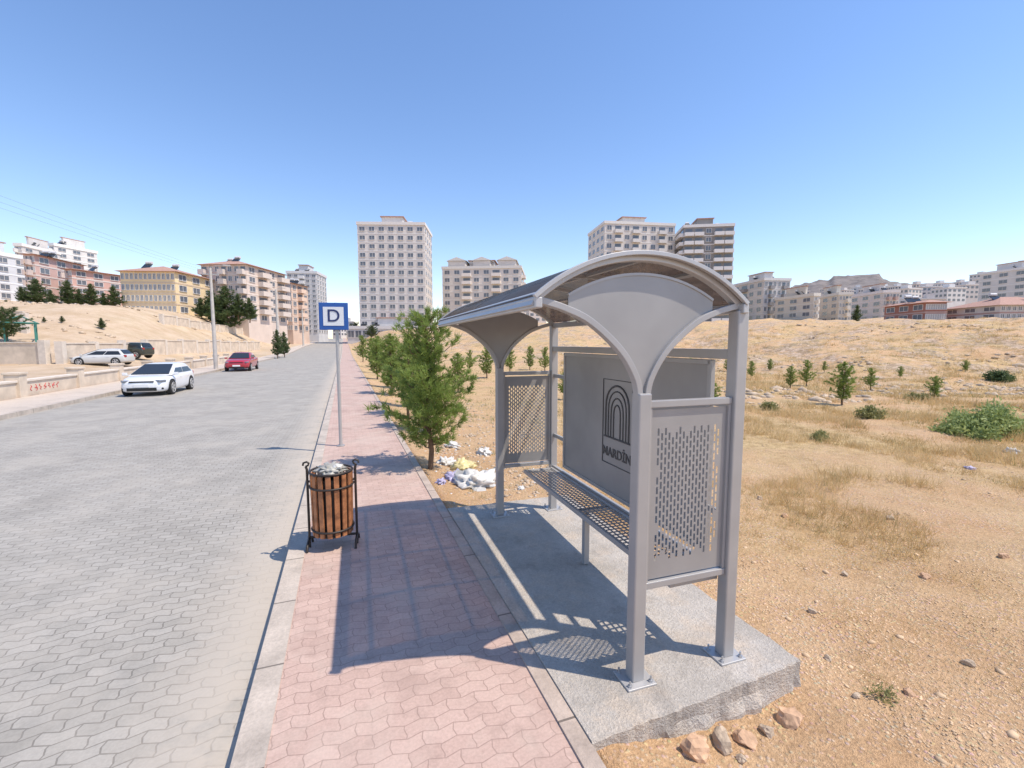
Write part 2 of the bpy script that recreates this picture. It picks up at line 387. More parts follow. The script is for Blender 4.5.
for y in (0,L):
    for s_ in (-1,1):
        b=MB(); pts=[(s_*p[0],p[1]) for p in fl]; b.bar(pts,y-.025,y+.025,.035); part(b,"curved_bracket",m_grey,bevel=.004)
    b=MB(); b.bar(arc(RC),y-.025,y+.025,.035); part(b,"roof_arch",m_lgrey,bevel=.004)
    b=MB(); N=30; vs=[]
    for i in range(N+1):
        x=-.46+.92*i/N; zt=CZ+math.sqrt(max(r2*r2-x*x,0)); zb=flz(abs(x)) if abs(x)>.022 else 1.66
        zt=max(zt,zb+.001); vs+=[(x,y-.004,zb),(x,y-.004,zt),(x,y+.004,zt),(x,y+.004,zb)]
    b.add(vs,[(i*4+k,i*4+(k+1)%4,i*4+4+(k+1)%4,i*4+4+k) for i in range(N) for k in range(4)]); part(b,"gable_plate",m_panel)
    ha=math.degrees(math.asin(.46/r2)); b=MB(); b.bar(arc(r2,-ha,ha),y-.010,y+.010,.014); part(b,"gable_rim",m_grey)
for yy in (.68,1.36,2.04):
    b=MB(); b.bar(arc(RC-.004),yy-.014,yy+.014,.028); part(b,"roof_rib",m_lgrey)
ye=[-.05,.68,1.36,2.04,L+.07]
for i in range(4):
    b=MB(); b.bar(arc(RC+.021),ye[i]+.002,ye[i+1]-.002,.005); part(b,"roof_panel",m_poly)
for a in (-HA*.5,0,HA*.5):
    b=MB(); x=(RC)*math.sin(math.radians(a)); z=CZ+(RC)*math.cos(math.radians(a))
    b.box((x,L/2,z),(.026,L-.054,.020),rot=Matrix.Rotation(math.radians(a),3,'Y')); part(b,"roof_purlin",m_lgrey)
for y0,y1 in ((-.065,-.04),(L+.06,L+.085)):
    b=MB(); b.bar(arc(RC+.020,-HA-.6,HA+.6),y0,y1,.024); part(b,"roof_edge_trim",m_lgrey,bevel=.003)
for x in (-.645,.655):
    b=MB(); b.b6(x-.02,x+.02,-.06,L+.08,2.150,2.205); part(b,"eave_beam",m_lgrey,bevel=.006)
b=MB(); b.bar([(-.672,2.165),(-.645,2.222),(-.53,2.300)],-.036,L+.056,.010); part(b,"gutter_flashing",m_lgrey)
b=MB(); b.b6(BX-.03,BX+.03,.042,L-.042,1.88,1.94); part(b,"top_rail",m_grey,bevel=.005)
def slotted(x0,x1,z0,z1,y,cols,rows,sw,shh,full,diamond=False):
    b=MB(); cw=(x1-x0)/cols; rh=(z1-z0)/rows
    for i in range(cols):
        off=(rh/2 if i%2 else 0)
        for j in range(rows):
            a=z0+off+rh*j; c=a+rh
            a2=max(a,z0); c2=min(c,z1); xa,xb=x0+i*cw,x0+(i+1)*cw; xm=(xa+xb)/2; zm=(a+c)/2
            if c>z1+1e-6:
                b.add([(xa,y,a2),(xb,y,a2),(xb,y,c2),(xa,y,c2)],[(0,1,2,3)]); continue
            if j==0 and off>0: b.add([(xa,y,z0),(xb,y,z0),(xb,y,a),(xa,y,a)],[(0,1,2,3)])
            if full(i,j):
                if diamond: hole=[(xm-sw*.1,zm-shh/2),(xm+sw/2,zm-shh*.1),(xm+sw*.1,zm+shh/2),(xm-sw/2,zm+shh*.1)]
                else: hole=[(xm-sw/2,zm-shh/2),(xm+sw/2,zm-shh/2),(xm+sw/2,zm+shh/2),(xm-sw/2,zm+shh/2)]
                o=[(xa,a),(xb,a),(xb,c),(xa,c)]; vs=[(p[0],y,p[1]) for p in o]+[(p[0],y,p[1]) for p in hole]
                b.add(vs,[(0,1,5,4),(1,2,6,5),(2,3,7,6),(3,0,4,7)])
            else: b.add([(xa,y,a),(xb,y,a),(xb,y,c),(xa,y,c)],[(0,1,2,3)])
    return b
TOPR=[14,13,14,14,13,14,14,14,13,14,14,13,14,14,14,13,14,14]
for y in (0,L):
    z0,z1=.60,1.60; x0,x1=.06,.60
    px0,px1,pz0,pz1=.105,.555,.70,1.50
    if y==0: sl=slotted(px0,px1,pz0,pz1,y,18,14,.0135,.043,lambda i,j:j<TOPR[i] and not (j==0 and i%5==2) and not (i in (0,17) and j in (3,9)))
    else: sl=slotted(px0,px1,pz0,pz1,y,18,18,.020,.037,lambda i,j:True,True)
    for q in ((x0,px0,z0,z1),(px1,x1,z0,z1),(px0,px1,z0,pz0),(px0,px1,pz1,z1)):
        sl.add([(q[0],y,q[2]),(q[1],y,q[2]),(q[1],y,q[3]),(q[0],y,q[3])],[(0,1,2,3)])
    part(sl,"slotted_panel",m_panel,solid=.0012)
    for (a,c) in ((1.615,1.655),(.55,.59)):
        b=MB(); b.b6(.041,BX-.041,y-.02,y+.02,a,c); part(b,"rail",m_grey,bevel=.004)
    for xx in (.052,.608):
        b=MB(); b.b6(xx-.01,xx+.01,y-.015,y+.015,.592,1.613); part(b,"panel_frame",m_grey)
# back panel
y0,y1,z0,z1=.20,2.40,.60,1.86
b=MB(); b.b6(BX-.006,BX+.006,y0+.02,y1-.02,z0+.02,z1-.02); bp=part(b,"back_panel",m_panel)
b=MB(); b.b6(BX-.018,BX+.018,y0,y1,z1-.022,z1+.012); b.b6(BX-.018,BX+.018,y0,y1,z0-.012,z0+.022); b.b6(BX-.018,BX+.018,y0-.01,y0+.024,z0-.01,z1+.01); b.b6(BX-.018,BX+.018,y1-.024,y1+.01,z0-.01,z1+.01); part(b,"back_panel_frame",m_grey,bevel=.004)
for yy,ye0,ye1 in ((0,.041,.188),(1,2.412,2.678)):
    for zz in (.9,1.6):
        b=MB(); b.b6(BX-.012,BX+.012,ye0,ye1,zz-.02,zz+.02); part(b,"bracket",m_grey)
b=MB(); b.b6(BX-.018,BX+.018,.041,L-.041,.50,.54); part(b,"lower_rail",m_grey)
b=MB(); ex=BX-.008; ec=1.31
def eline(P,r=.0055): b.tube([(ex,ec-p[0],p[1]) for p in P],r,6)
def archp(w_,zb,zs,zt):
    out=[(-w_,zb),(-w_,zs)]
    for k in range(1,12):
        a=math.pi*k/12; out.append((-w_*math.cos(a),zs+(zt-zs)*math.sin(a)**.8))
    return out+[(w_,zs),(w_,zb)]
eline(archp(.19,1.13,1.38,1.60),.009); eline(archp(.145,1.13,1.36,1.55),.007)
for w_,t in ((.10,1.49),(.055,1.43)): eline(archp(w_,1.13,1.33,t),.007)
eline([(-.21,1.125),(.21,1.125)],.009)
eline([(-.24,.88),(.24,.88),(.24,1.65),(-.24,1.65),(-.24,.88)],.006)
part(b,"emblem",m_emb)
def text(body,size,mat,parent,loc,rot,ext=.004,name="lettering",off=.001):
    c=bpy.data.curves.new(name,'FONT'); c.body=body; c.size=size; c.extrude=ext; c.align_x='CENTER'; c.align_y='CENTER'; c.offset=off
    o=bpy.data.objects.new(name,c); COL.objects.link(o); dg=bpy.context.evaluated_depsgraph_get(); dg.update()
    me=bpy.data.meshes.new_from_object(o.evaluated_get(dg)); bpy.data.objects.remove(o)
    o=bpy.data.objects.new(name,me); COL.objects.link(o); me.materials.clear(); me.materials.append(mat)
    o.parent=parent; o.location=loc; o.rotation_euler=rot; return o
text("MARDİN",.118,m_emb,SH,(ex,ec,.985),(math.pi/2,0,-math.pi/2),off=.0015)
# bench
bx0,bx1=.30,.60; b=MB()
nc,nr=52,7; y0,y1=.10,L-.10; cw=(y1-y0)/nc; rw=(bx1-bx0)/nr; h_=.33
for i in range(nc):
    for j in range(nr):
        ya,yb=y0+i*cw,y0+(i+1)*cw; xa_,xb_=bx0+j*rw,bx0+(j+1)*rw
        o=[(xa_,ya),(xb_,ya),(xb_,yb),(xa_,yb)]; hx,hy=(xa_+xb_)/2,(ya+yb)/2
        ho=[(hx-rw*h_,hy-cw*h_),(hx+rw*h_,hy-cw*h_),(hx+rw*h_,hy+cw*h_),(hx-rw*h_,hy+cw*h_)]
        b.add([(p[0],p[1],.515) for p in o+ho],[(0,1,5,4),(1,2,6,5),(2,3,7,6),(3,0,4,7)])
seat=part(b,"bench_seat",m_panel,solid=.003)
b=MB(); b.b6(bx0-.03,bx0,.05,L-.05,.485,.525); b.b6(bx1,bx1+.03,.05,L-.05,.485,.525)
b.b6(bx0,bx1,.05,.09,.486,.52); b.b6(bx0,bx1,L-.09,L-.05,.486,.52); b.b6(bx0,bx1,L/2-.02,L/2+.02,.47,.508); b.obj("seat_frame",m_grey,seat,bevel=.003)
b=MB(); b.b6(.36,.41,L/2-.03,L/2+.02,.01,.469); b.obj("leg",m_grey,seat,bevel=.003)
# ---------------------------------------------------------------- stop sign
X0,Y0=gp(341,446)
SG=root("bus_stop_sign",(X0,Y0,0),0,"blue and white square D sign on grey pole",'bus stop sign')
b=MB(); b.tube([(0,0,0),(0,0,2.76)],.032,14); b.obj("pole",m_lgrey,SG)
b=MB(); b.tube([(0,0,0),(0,0,.02)],.075,14); b.obj("base_flange",m_grey,SG)
ANG=-math.radians(12)
b=MB(); b.b6(-.265,.265,-.012,.012,-.255,.255); sgp=b.obj("sign_plate",m_blue,SG,loc=(-.05,-.055,2.50),rz_=ANG,bevel=.01)
b=MB(); b.b6(-.185,.185,-.018,-.013,-.175,.175); b.obj("sign_face",m_white,sgp)
text("D",.33,m_navy,sgp,(0,-.021,-.0),(math.pi/2,0,0),.002,"letter",.002)
b=MB(); b.b6(-.10,.10,-.03,.02,-.2,-.17); b.b6(-.10,.10,-.03,.02,.17,.2); b.obj("clamp",m_grey,SG,loc=(0,0,2.49))
# ---------------------------------------------------------------- litter bin
X0,Y0=gp(334,545)
BN=root("litter_bin",(X0,Y0,.0),math.radians(-8),"round litter bin of brown wooden slats on black stand",'litter bin')
b=MB(); N=16
for i in range(N):
    a=2*math.pi*i/N; d=Vector((math.cos(a),math.sin(a),0)); tt=Vector((-d.y,d.x,0))
    vs=[]
    for z,r_,w_ in ((.14,.178,.0225),(.745,.188,.0235)):
        for rr2 in (r_-.009,r_+.009):
            for q in (-1,1): vs.append(d*rr2+tt*q*w_+Vector((0,0,z)))
    b.add(vs,[(0,1,3,2),(4,6,7,5),(0,4,5,1),(2,3,7,6),(0,2,6,4),(1,5,7,3)])
b.obj("slat_body",m_wood,BN,bevel=.003)
b=MB(); b.tube([(0,0,.14),(0,0,.70)],[.150,.160],28,cap=False); b.tube([(0,0,.13),(0,0,.145)],.155,28); b.obj("liner",m_dark,BN)
for z,r_ in ((.76,.195),(.62,.199),(.20,.192)):
    b=MB(); b.tube([(r_*math.cos(2*math.pi*k/32),r_*math.sin(2*math.pi*k/32),z) for k in range(33)],.011,6,cap=False); b.obj("rim",m_dark,BN)
for s_ in (-1,1):
    b=MB(); x=s_*.222
    b.tube([(x,0,.0),(x,0,.78),(x+s_*.01,0,.81)],.012,8); b.tube([(x+s_*.035,0,.82),(x+s_*.03,0,.845),(x+s_*.0,0,.855),(x-s_*.02,0,.84),(x-s_*.012,0,.82),(x+s_*.01,0,.81)],.010,6)
    b.tube([(x,-.13,.0),(x,-.11,.05),(x,0,.10),(x,.11,.05),(x,.13,.0)],.012,8); b.tube([(x,0,.66),(s_*.19,0,.66)],.012,6); b.tube([(x,0,.10),(0,0,.10)],.012,6)
    b.obj("stand",m_dark,BN)
from mathutils import noise
import bmesh
def blob(name,mat,size,loc,seed,sub=3,amp=.35,fr=2.0,parent=None,rz_=0,smooth=True,ridge=False,cuts=0):
    bm=bmesh.new(); bmesh.ops.create_icosphere(bm,subdivisions=sub,radius=1)
    rg=random.Random(seed)
    planes=[(Vector((rg.gauss(0,1),rg.gauss(0,1),rg.gauss(0,1))).normalized(),rg.uniform(.55,.85)) for _ in range(cuts)]
    for v in bm.verts:
        for (nn_,dd_) in planes:
            k=v.co.dot(nn_)-dd_
            if k>0: v.co-=nn_*k
        q=noise.noise(v.co*fr+Vector((seed*3.7,seed,0)))+.5*noise.noise(v.co*fr*2.3+Vector((seed,9,0)))
        if ridge: q=abs(q)*1.6-.5+.3*noise.noise(v.co*fr*5+Vector((seed,9,0)))
        v.co*= (1+amp*q)
        if v.co.z<-.45: v.co.z=-.45
    for v in bm.verts: v.co=Vector((v.co.x*size[0],v.co.y*size[1],v.co.z*size[2]))
    for f in bm.faces: f.smooth=smooth
    me=bpy.data.meshes.new(name); bm.to_mesh(me); bm.free(); me.materials.append(mat)
    o=bpy.data.objects.new(name,me); COL.objects.link(o); o.location=loc; o.rotation_euler=(0,0,rz_)
    if parent: o.parent=parent
    return o
m_bagw=M("white_plastic",(.66,.64,.60),.4,var=.2,scale=6); m_bagb=M("lilac_plastic",(.46,.42,.58),.4,var=.3,scale=6); m_bagy=M("pale_yellow_plastic",(.70,.60,.30),.4,var=.3)
m_bagg=M("grey_green_plastic",(.38,.37,.33),.45,var=.3,scale=8)
o=blob("rubbish_bag",m_bagg,(.13,.13,.06),(X0,Y0,.765),3,4,.5,2.2,ridge=True); tag(o,"crumpled grey rubbish bag filling the litter bin",'rubbish bag')
o=blob("paper_cup",m_bagw,(.05,.04,.03),(X0+.06,Y0-.05,.80),5,3,.5,ridge=True); tag(o,"crumpled white paper waste on the litter bin",'waste')
# ---------------------------------------------------------------- trees
def conifer(seed,h=2.7,rm=.68,nb=85,tf=13,nn=24,nl=.085,bw=.006,zb=.2,round_=.7,up=.55,irr=(.5,1.15)):
    g=np.random.default_rng(seed); b=MB()
    tp=[(0.03*math.sin(k*1.3+seed),.03*math.cos(k*1.7+seed),h*.97*k/8) for k in range(9)]; tp[0]=(0,0,-.1)
    b.tube(tp,[.042*(1-k/9)+.006 for k in range(9)],8)
    P=[];D=[]
    for k in range(nb):
        t=zb+(1-zb)*.93*((k+g.random())/nb); z0=h*t; az=k*2.4+g.normal()*.4
        env=rm*min(1,(1.05-t)**round_*1.25)*(0.55+.45*min(1,(t-zb)/.12)); ln=env*g.uniform(*irr)
        d=np.array([math.cos(az),math.sin(az),0]); ups=up*(1-.2*g.random())+.9*max(0,t-.7)
        pts=[]
        for q in range(6):
            s_=q/5; pts.append(d*ln*s_+np.array([0,0,z0+ln*(ups*s_**1.3)])+g.normal(size=3)*.012*q)
        if ln>.12: b.tube([tuple(p) for p in pts],[.012*(1-q/6.5) for q in range(6)],4,cap=False)
        nt_=max(3,int(tf*ln/rm*1.4))
        for q in range(nt_):
            s_=.18+.82*q/(nt_-1); i=min(4,int(s_*5)); f_=s_*5-i; p=pts[i]*(1-f_)+pts[i+1]*f_
            side=np.cross(d,[0,0,1])*g.normal()*.09*(1.3-s_)*ln/.5
            p=p+side+g.normal(size=3)*.025; dd=d*.6+np.array([0,0,.65])+side*2
            P.append(p); D.append(dd/np.linalg.norm(dd))
    for q in range(10):
        P.append(np.array([0,0,h*(.9+.1*q/10)])); D.append(np.array([0,0,1.]))
    P=np.array(P);D=np.array(D); n=len(P)
    P2=np.repeat(P,nn,0)+g.normal(size=(n*nn,3))*.018; D2=np.repeat(D,nn,0)*.9+g.normal(size=(n*nn,3))*.55
    D2/=np.linalg.norm(D2,axis=1)[:,None]; W=np.cross(D2,g.normal(size=(n*nn,3))); W/=np.linalg.norm(W,axis=1)[:,None]
    ll=nl*g.uniform(.6,1.2,size=(n*nn,1)); V=np.stack([P2-W*bw,P2+W*bw,P2+D2*ll],1).reshape(-1,3)
    return b,V,np.arange(len(V)).reshape(-1,3)
def tree_kind(name,mat,**k):
    b,V,Fc=conifer(**k); t=b.obj("trunk",m_bark); c=npmesh("crown",V,Fc,mat); 
    COL.objects.unlink(t); COL.objects.unlink(c)
    return t,c
K1=tree_kind('a',m_pine,seed=1,nb=88,tf=13,nn=23,nl=.11,bw=.0065,irr=(.35,1.3),rm=.72,up=.65,zb=.12)
K2=tree_kind('b',m_pine,seed=5,nb=56,nl=.12,bw=.011,nn=15,irr=(.35,1.3),up=.65,zb=.12)
K5=tree_kind('e',m_pine,seed=23,nb=50,nl=.12,bw=.011,nn=15,irr=(.3,1.35),up=.75,zb=.14,rm=.66)
K3=tree_kind('c',m_pine_d,seed=9,nb=64,nl=.16,bw=.018,nn=12,rm=.75,zb=.08,round_=1.0)
K4=tree_kind('d',m_pine_d,seed=12,nb=60,nl=.17,bw=.02,nn=12,rm=1.15,zb=.15,round_=.45)
def tree(K,x,y,h,label,group="young pines on the dry field",w_=1.0,rot=None,z=None):
    z=th(x,y) if z is None else z
    r=root("pine_tree",(x,y,z),R.uniform(0,6) if rot is None else rot,label,'tree',group); s_=h/2.7; r.scale=(s_*w_,s_*w_,s_)
    for o in K: q=cp_(o,r)
    return r
x,y=gp(430,471,-.08); tree(K1,x,y,2.58,"bushy young pine beside pavement and discarded bags","young pines along the pavement",rot=.5)
for i,(X_,Y_,h) in enumerate(((1.75,10.8,2.1),(1.65,13.0,2.2),(2.1,15.4,2.3),(1.7,18.6,2.45),(2.1,22,2.4),(1.7,27,2.3),(2.2,33,2.6),(4.5,19,1.7),(2.2,42,2.6),(4.4,28,2.0),(1.9,54,3.0))):
    tree((K5,K2)[i%2],X_,Y_,h,"young green pine in the row along the pavement","young pines along the pavement",R.uniform(1.0,1.25))
for i,(px,py,top_,w_) in enumerate(((487,378,347,1.1),(510,373,347,1.1),(530,370,346,1),(545,372,347,1.1),(710,404,380,1.6),(751,379,361,1.1),(790,388,366,1.1),(806,386,360,1.1),(842,405,362,1.3),(870,390,368,1.1),(934,400,376,1.3),(565,400,372,1.2),(728,372,357,1.2),(470,372,350,1),(770,366,356,1.2),(824,372,361,1.2),(900,378,366,1.2),(690,372,358,1.2),(965,372,360,1.3))):
    z=-.1
    for it in range(8): x,y=gp(px,py,z); z=z*.5+.5*th(x,y)
    d=x*sy+y*cy; h=zat(top_,d)-z
    tree((K2,K5)[i%2],x,y,h,"small young pine standing on the dry field",w_=w_*R.uniform(.95,1.1))
def bush(px,py,w_,h_,n,label,mat=m_leaf,ls=.035,cat_='bush'):
    z=-.1
    for it in range(8): x,y=gp(px,py,z); z=z*.5+.5*th(x,y)
    g=np.random.default_rng(int(px)); cl=g.normal(size=(46,3)); cl/=np.linalg.norm(cl,axis=1)[:,None]; cl[:,2]=abs(cl[:,2])
    cl*=g.uniform(.35,1,size=(46,1))*np.array([w_/2,w_/2.4,h_*.9]); 
    P=cl[g.integers(0,46,n)]+g.normal(size=(n,3))*np.array([.13,.13,.11])*(h_/.85); P[:,2]=abs(P[:,2])
    D=g.normal(size=(n,3)); D[:,2]+=.6; D/=np.linalg.norm(D,axis=1)[:,None]; W=np.cross(D,g.normal(size=(n,3))); W/=np.linalg.norm(W,axis=1)[:,None]
    V=np.stack([P-W*ls*.35,P+D*ls*.5-W*ls*.0+W*ls*.5,P+D*ls*1.6],1).reshape(-1,3)
    r=root("bush",(x,y,z),0,label,cat_)
    b=MB(); q=h_/.85
    for k in range(14):
        c=cl[k]; b.tube([(0,0,-.05),(c[0]*.4,c[1]*.4,c[2]*.6),tuple(c)],[.015*q,.01*q,.004*q],5)
    b.obj("stem",m_bark,r); npmesh("leaves",V,np.arange(len(V)).reshape(-1,3),mat,r)
bush(990,435,2.0,.72,10000,"wide low green bush on dry straw field",ls=.055)
bush(918,400,.9,.25,2500,"small grey green shrub on stony ground",m_weed,.05)
bush(1000,381,1.4,.6,3000,"dark low shrub among pale rocks",m_pine_d,.08)
bush(945,358,1.4,1.0,2500,"dark shrub on the stony rise",m_pine_d,.1)
bush(870,418,.9,.35,1200,"small grey green shrub on straw grass",m_weed,.05)
bush(882,697,.20,.08,150,"small sparse green and straw weed on gravel soil",m_weed,.016,'weed')
bush(770,410,.6,.3,900,"small grey green shrub on straw grass",m_weed,.05)
bush(820,440,.5,.2,500,"small grey green shrub on straw grass",m_weed,.04)
# ---------------------------------------------------------------- dry grass, stones
def field_pts(n,seed,b0,b1,p0,p1,pw=1.0):
    g=np.random.default_rng(seed)
    b=b0*(b1/b0)**(g.random(n)**pw); p=g.uniform(p0,p1,n)
    a=(p-512)/453.*b; X=a*cy+b*sy; Y=-a*sy+b*cy
    return X,Y,g
def grass(name,n,seed,b0,b1,p0,p1,hh,bl,mat,label,thr=-.05,pw=.8,wd=.006):
    X,Y,g=field_pts(n,seed,b0,b1,p0,p1,pw)
    k=(X>2.9)&((vn(X/2.5,Y/2.5,11)+.7*vn(X/.8,Y/.8,12))>thr)|((X>1.3)&(Y>5.8)&(vn(X/1.2,Y/1.2,11)>.05))
    X,Y=X[k],Y[k]; n=len(X); Z=TH(X,Y); P=np.stack([X,Y,Z-.01],1)
    dist=np.sqrt(X**2+Y**2); hv=np.clip(.7+1.6*vn(X/1.1,Y/1.1,13),.3,1.6)
    P=np.repeat(P,bl,0); m=len(P); sc_=np.repeat(np.clip(dist/9,.8,3.5),bl)[:,None]
    P[:,:2]+=g.normal(size=(m,2))*.05*sc_**.8
    D=g.normal(size=(m,3))*.5; D[:,2]=1; D/=np.linalg.norm(D,axis=1)[:,None]; W=np.cross(D,g.normal(size=(m,3))); W/=np.linalg.norm(W,axis=1)[:,None]
    l=hh*g.uniform(.3,1.4,size=(m,1))*np.clip(sc_**.25,.8,1.4)*np.repeat(hv,bl)[:,None]
    V=np.stack([P-W*wd*sc_*.6,P+W*wd*sc_*.6,P+D*l],1).reshape(-1,3)
    o=npmesh(name,V,np.arange(len(V)).reshape(-1,3),mat); tag(o,label,'grass',kind='stuff')
grass("dry_grass",13500,1,4.2,60,560,1100,.21,13,m_straw,"dry yellow straw grass scattered over the field",thr=.02,pw=.75)
grass("sparse_dry_grass",3200,2,2.2,14,600,1100,.09,9,m_straw,"short sparse straw stalks on gravel soil",thr=-.12,wd=.0035)
grass("green_weeds",1700,3,5,45,450,1100,.13,12,m_weed,"low green weeds scattered across dry field",thr=.08)
bm=bmesh.new(); bmesh.ops.create_icosphere(bm,subdivisions=1,radius=1); ICV=np.array([v.co[:] for v in bm.verts]); ICF=np.array([[v.index for v in f.verts] for f in bm.faces]); bm.free()
def stones(name,X,Y,g,sz,mat,label,sink=.2,cat_='stones'):
    n=len(X); Z=TH(X,Y); s_=sz[:,None,None]*np.stack([g.uniform(.7,1.3,n),g.uniform(.6,1.1,n),g.uniform(.35,.75,n)],1)[:,None,:]
    V=ICV[None]*(1+g.uniform(-.28,.28,(n,len(ICV),1)))*s_
    a=g.uniform(0,6.3,n); c,s2=np.cos(a)[:,None],np.sin(a)[:,None]; vx=V[...,0]*c-V[...,1]*s2; vy=V[...,0]*s2+V[...,1]*c
    V=np.stack([vx+X[:,None],vy+Y[:,None],V[...,2]+Z[:,None]+sz[:,None]*sink],-1)
    Fc=(ICF[None]+np.arange(n)[:,None,None]*len(ICV)).reshape(-1,3)
    o=npmesh(name,V.reshape(-1,3),Fc,mat); tag(o,label,cat_,kind='stuff')
m_grav=M("field_gravel",(.63,.45,.28),.95,var=.3,scale=3)
X,Y,g_=field_pts(30000,21,2.0,20,500,1150,.85); k=(X>2.75)|((X>1.2)&(Y>5.4)); k&=((vn(X/1.3,Y/1.3,31)+.5*vn(X/.4,Y/.4,32))>-.2); X,Y=X[k],Y[k]; stones("gravel",X,Y,g_,g_.uniform(.003,.011,len(X))*(1+(g_.random(len(X))>.985)*1.8),m_grav,"loose pale gravel strewn on sandy soil",sink=.0,cat_='gravel')
X,Y,g_=field_pts(5600,22,14,85,560,1120,.9); u_=.8*X+.4*Y; k=(X>6)&(u_>15)&((vn(X/7,Y/7,41)+.7*vn(X/2.5,Y/2.5,42))>.04); X,Y=X[k],Y[k]; stones("field_stones",X,Y,g_,g_.uniform(.03,.20,len(X))*(1+(g_.random(len(X))>.96)*1.3),m_rock,"pale limestone rocks scattered on the rise",sink=-.05)
X,Y,g_=field_pts(1100,23,6,16,400,560,.8); k=(X>1.4); X,Y=X[k],Y[k]; stones("rubble",X,Y,g_,g_.uniform(.015,.05,len(X)),m_rock,"pale rubble and dirt beside the pavement",sink=0,cat_='rubble')
g_=np.random.default_rng(5); n=1200; X=g_.uniform(-60,-16,n); Y=g_.uniform(45,130,n); k=vn(X/6,Y/6,50)>0; X,Y=X[k],Y[k]; stones("hillside_stones",X,Y,g_,g_.uniform(.1,.45,len(X)),m_rock,"pale stones scattered on the sandy hillside",sink=0)
for i,(px,py,sx,mm) in enumerate(((694,752,.085,m_rock2),(722,742,.07,m_rock),(745,738,.06,m_rock2),(790,715,.085,m_rock2),(768,727,.05,m_rock),(742,757,.03,m_rock),(856,692,.03,m_rock),(910,690,.035,m_rock2),(925,575,.05,m_rock2),(845,570,.04,m_rock),(828,655,.03,m_rock),(760,500,.05,m_rock),(785,515,.05,m_rock2),(968,660,.04,m_rock),(1003,560,.05,m_rock2),(890,520,.05,m_rock),(812,610,.035,m_rock))):
    x,y=gp(px,py,-.13); z=th(x,y)
    o=blob("rock",mm,(sx,sx*.8,sx*.8),(x,y,z+sx*.2),i+2,3,.22,2.2,rz_=i*1.1,smooth=False,cuts=9); tag(o,"rough orange and pale limestone rock by slab" if i<5 else "small pale rock on sandy field soil",'rock',"rocks lying near the slab")
bags=((474,484,.24,m_bagw,"white"),(455,480,.16,m_bagb,"lilac"),(463,466,.18,m_bagy,"pale yellow"),(488,478,.15,m_bagw,"white"),(446,462,.14,m_bagw,"white"),(484,452,.12,m_bagw,"white"),(521,489,.05,m_bagw,'white'),(970,470,.05,m_bagb,'lilac'),(1012,452,.10,m_bagw,'white'),(452,446,.11,m_bagw,'white'),(441,488,.07,m_bagb,'lilac'),(500,468,.07,m_bagg,'grey'))
for i,(px,py,s_,mm,cn) in enumerate(bags):
    x,y=gp(px,py,-.12); z=th(x,y); o=blob("plastic_bag",mm,(s_*1.3,s_,s_*.75),(x,y,z+s_*.15),i+20,4,.6,1.9,smooth=True,ridge=True,rz_=i*1.7); tag(o,"crumpled %s plastic bag lying on the dirt"%cn,'plastic bag',"discarded bags beside the pavement")
g_=np.random.default_rng(8); n=70; X=g_.normal(2.0,.6,n); Y=g_.normal(7.6,1.5,n); k=(X>1.2)&(Y>5.5); X,Y=X[k],Y[k]
stones("litter",X,Y,g_,g_.uniform(.010,.03,len(X)),m_bagw,"small scraps of paper and plastic litter",cat_='litter',sink=0)
# ---------------------------------------------------------------- left low wall etc
m_wall=M("beige_wall_stone",(.62,.52,.41),.9,var=.18,scale=1.2,bmp=.3,bs=8)
m_cap=M("pale_coping",(.66,.58,.49),.9,var=.1)
LW=root("low_wall",(-11.42,0,0),0,"long low beige stone wall with square pillars",'wall')
b=MB(); b.b6(-.12,.12,4,62,-.1,.55); b.obj("wall_body",m_wall,LW)
b=MB(); b.b6(-.17,.17,4,62,.55,.63); b.obj("coping",m_cap,LW,bevel=.01)
for k in range(15):
    b=MB(); yy=6+k*4; b.b6(-.22,.22,yy-.22,yy+.22,-.1,.84); b.b6(-.26,.26,yy-.26,yy+.26,.84,.92); b.obj("pillar",m_wall,LW,bevel=.01)
b=MB(); m_red=M("red_spray_paint",(.62,.07,.06),.7)
g2=random.Random(4)
for k in range(7):
    yy=24.3-k*.28; pts=[(.124,yy+g2.uniform(-.09,.09),.18+.055*j+g2.uniform(-.02,.02)) for j in range(5)]; b.tube(pts,.014,4)
    if k%2: b.tube([(.124,yy+.09,.28),(.124,yy-.09,.30+g2.uniform(-.06,.08))],.014,4)
b.obj("graffiti",m_red,LW)
def hwall(name,p0,p1,h,label,step=4,mat=m_wall):
    n=max(2,int(math.hypot(p1[0]-p0[0],p1[1]-p0[1])/step)); r=root(name,(0,0,0),0,label,'wall'); b=MB(); a=math.atan2(p1[1]-p0[1],p1[0]-p0[0]); L_=math.hypot(p1[0]-p0[0],p1[1]-p0[1])/n
    rot=Matrix.Rotation(a,3,'Z')
    c=MB()
    for i in range(n):
        t=(i+.5)/n; x=p0[0]+(p1[0]-p0[0])*t; y=p0[1]+(p1[1]-p0[1])*t; z=th(x,y)
        b.box((x,y,z+h/2-.5),(L_,.3,h+1),rot=rot); c.box((x,y,z+h+.04),(L_+.01,.42,.08),rot=rot)
        t=i/n; x=p0[0]+(p1[0]-p0[0])*t; y=p0[1]+(p1[1]-p0[1])*t; z=th(x,y); c.box((x,y,z+h/2-.1),(.5,.5,h+.7),rot=rot)
    b.obj("wall_body",mat,r); c.obj("pillar_and_coping",m_cap,r)
hwall("retaining_wall",(-21,46),(-15.5,100),1.5,"beige block boundary wall below the sandy hillside")
hwall("retaining_wall",(-22,46),(-48,52),1.6,"stepped pale stone retaining wall below trees")
hwall("retaining_wall",(-31,62),(-62,66),1.8,"pale stone terrace wall on the hillside")
hwall("retaining_wall",(-26,84),(-20,130),1.2,"pale stone wall climbing the sandy hill")
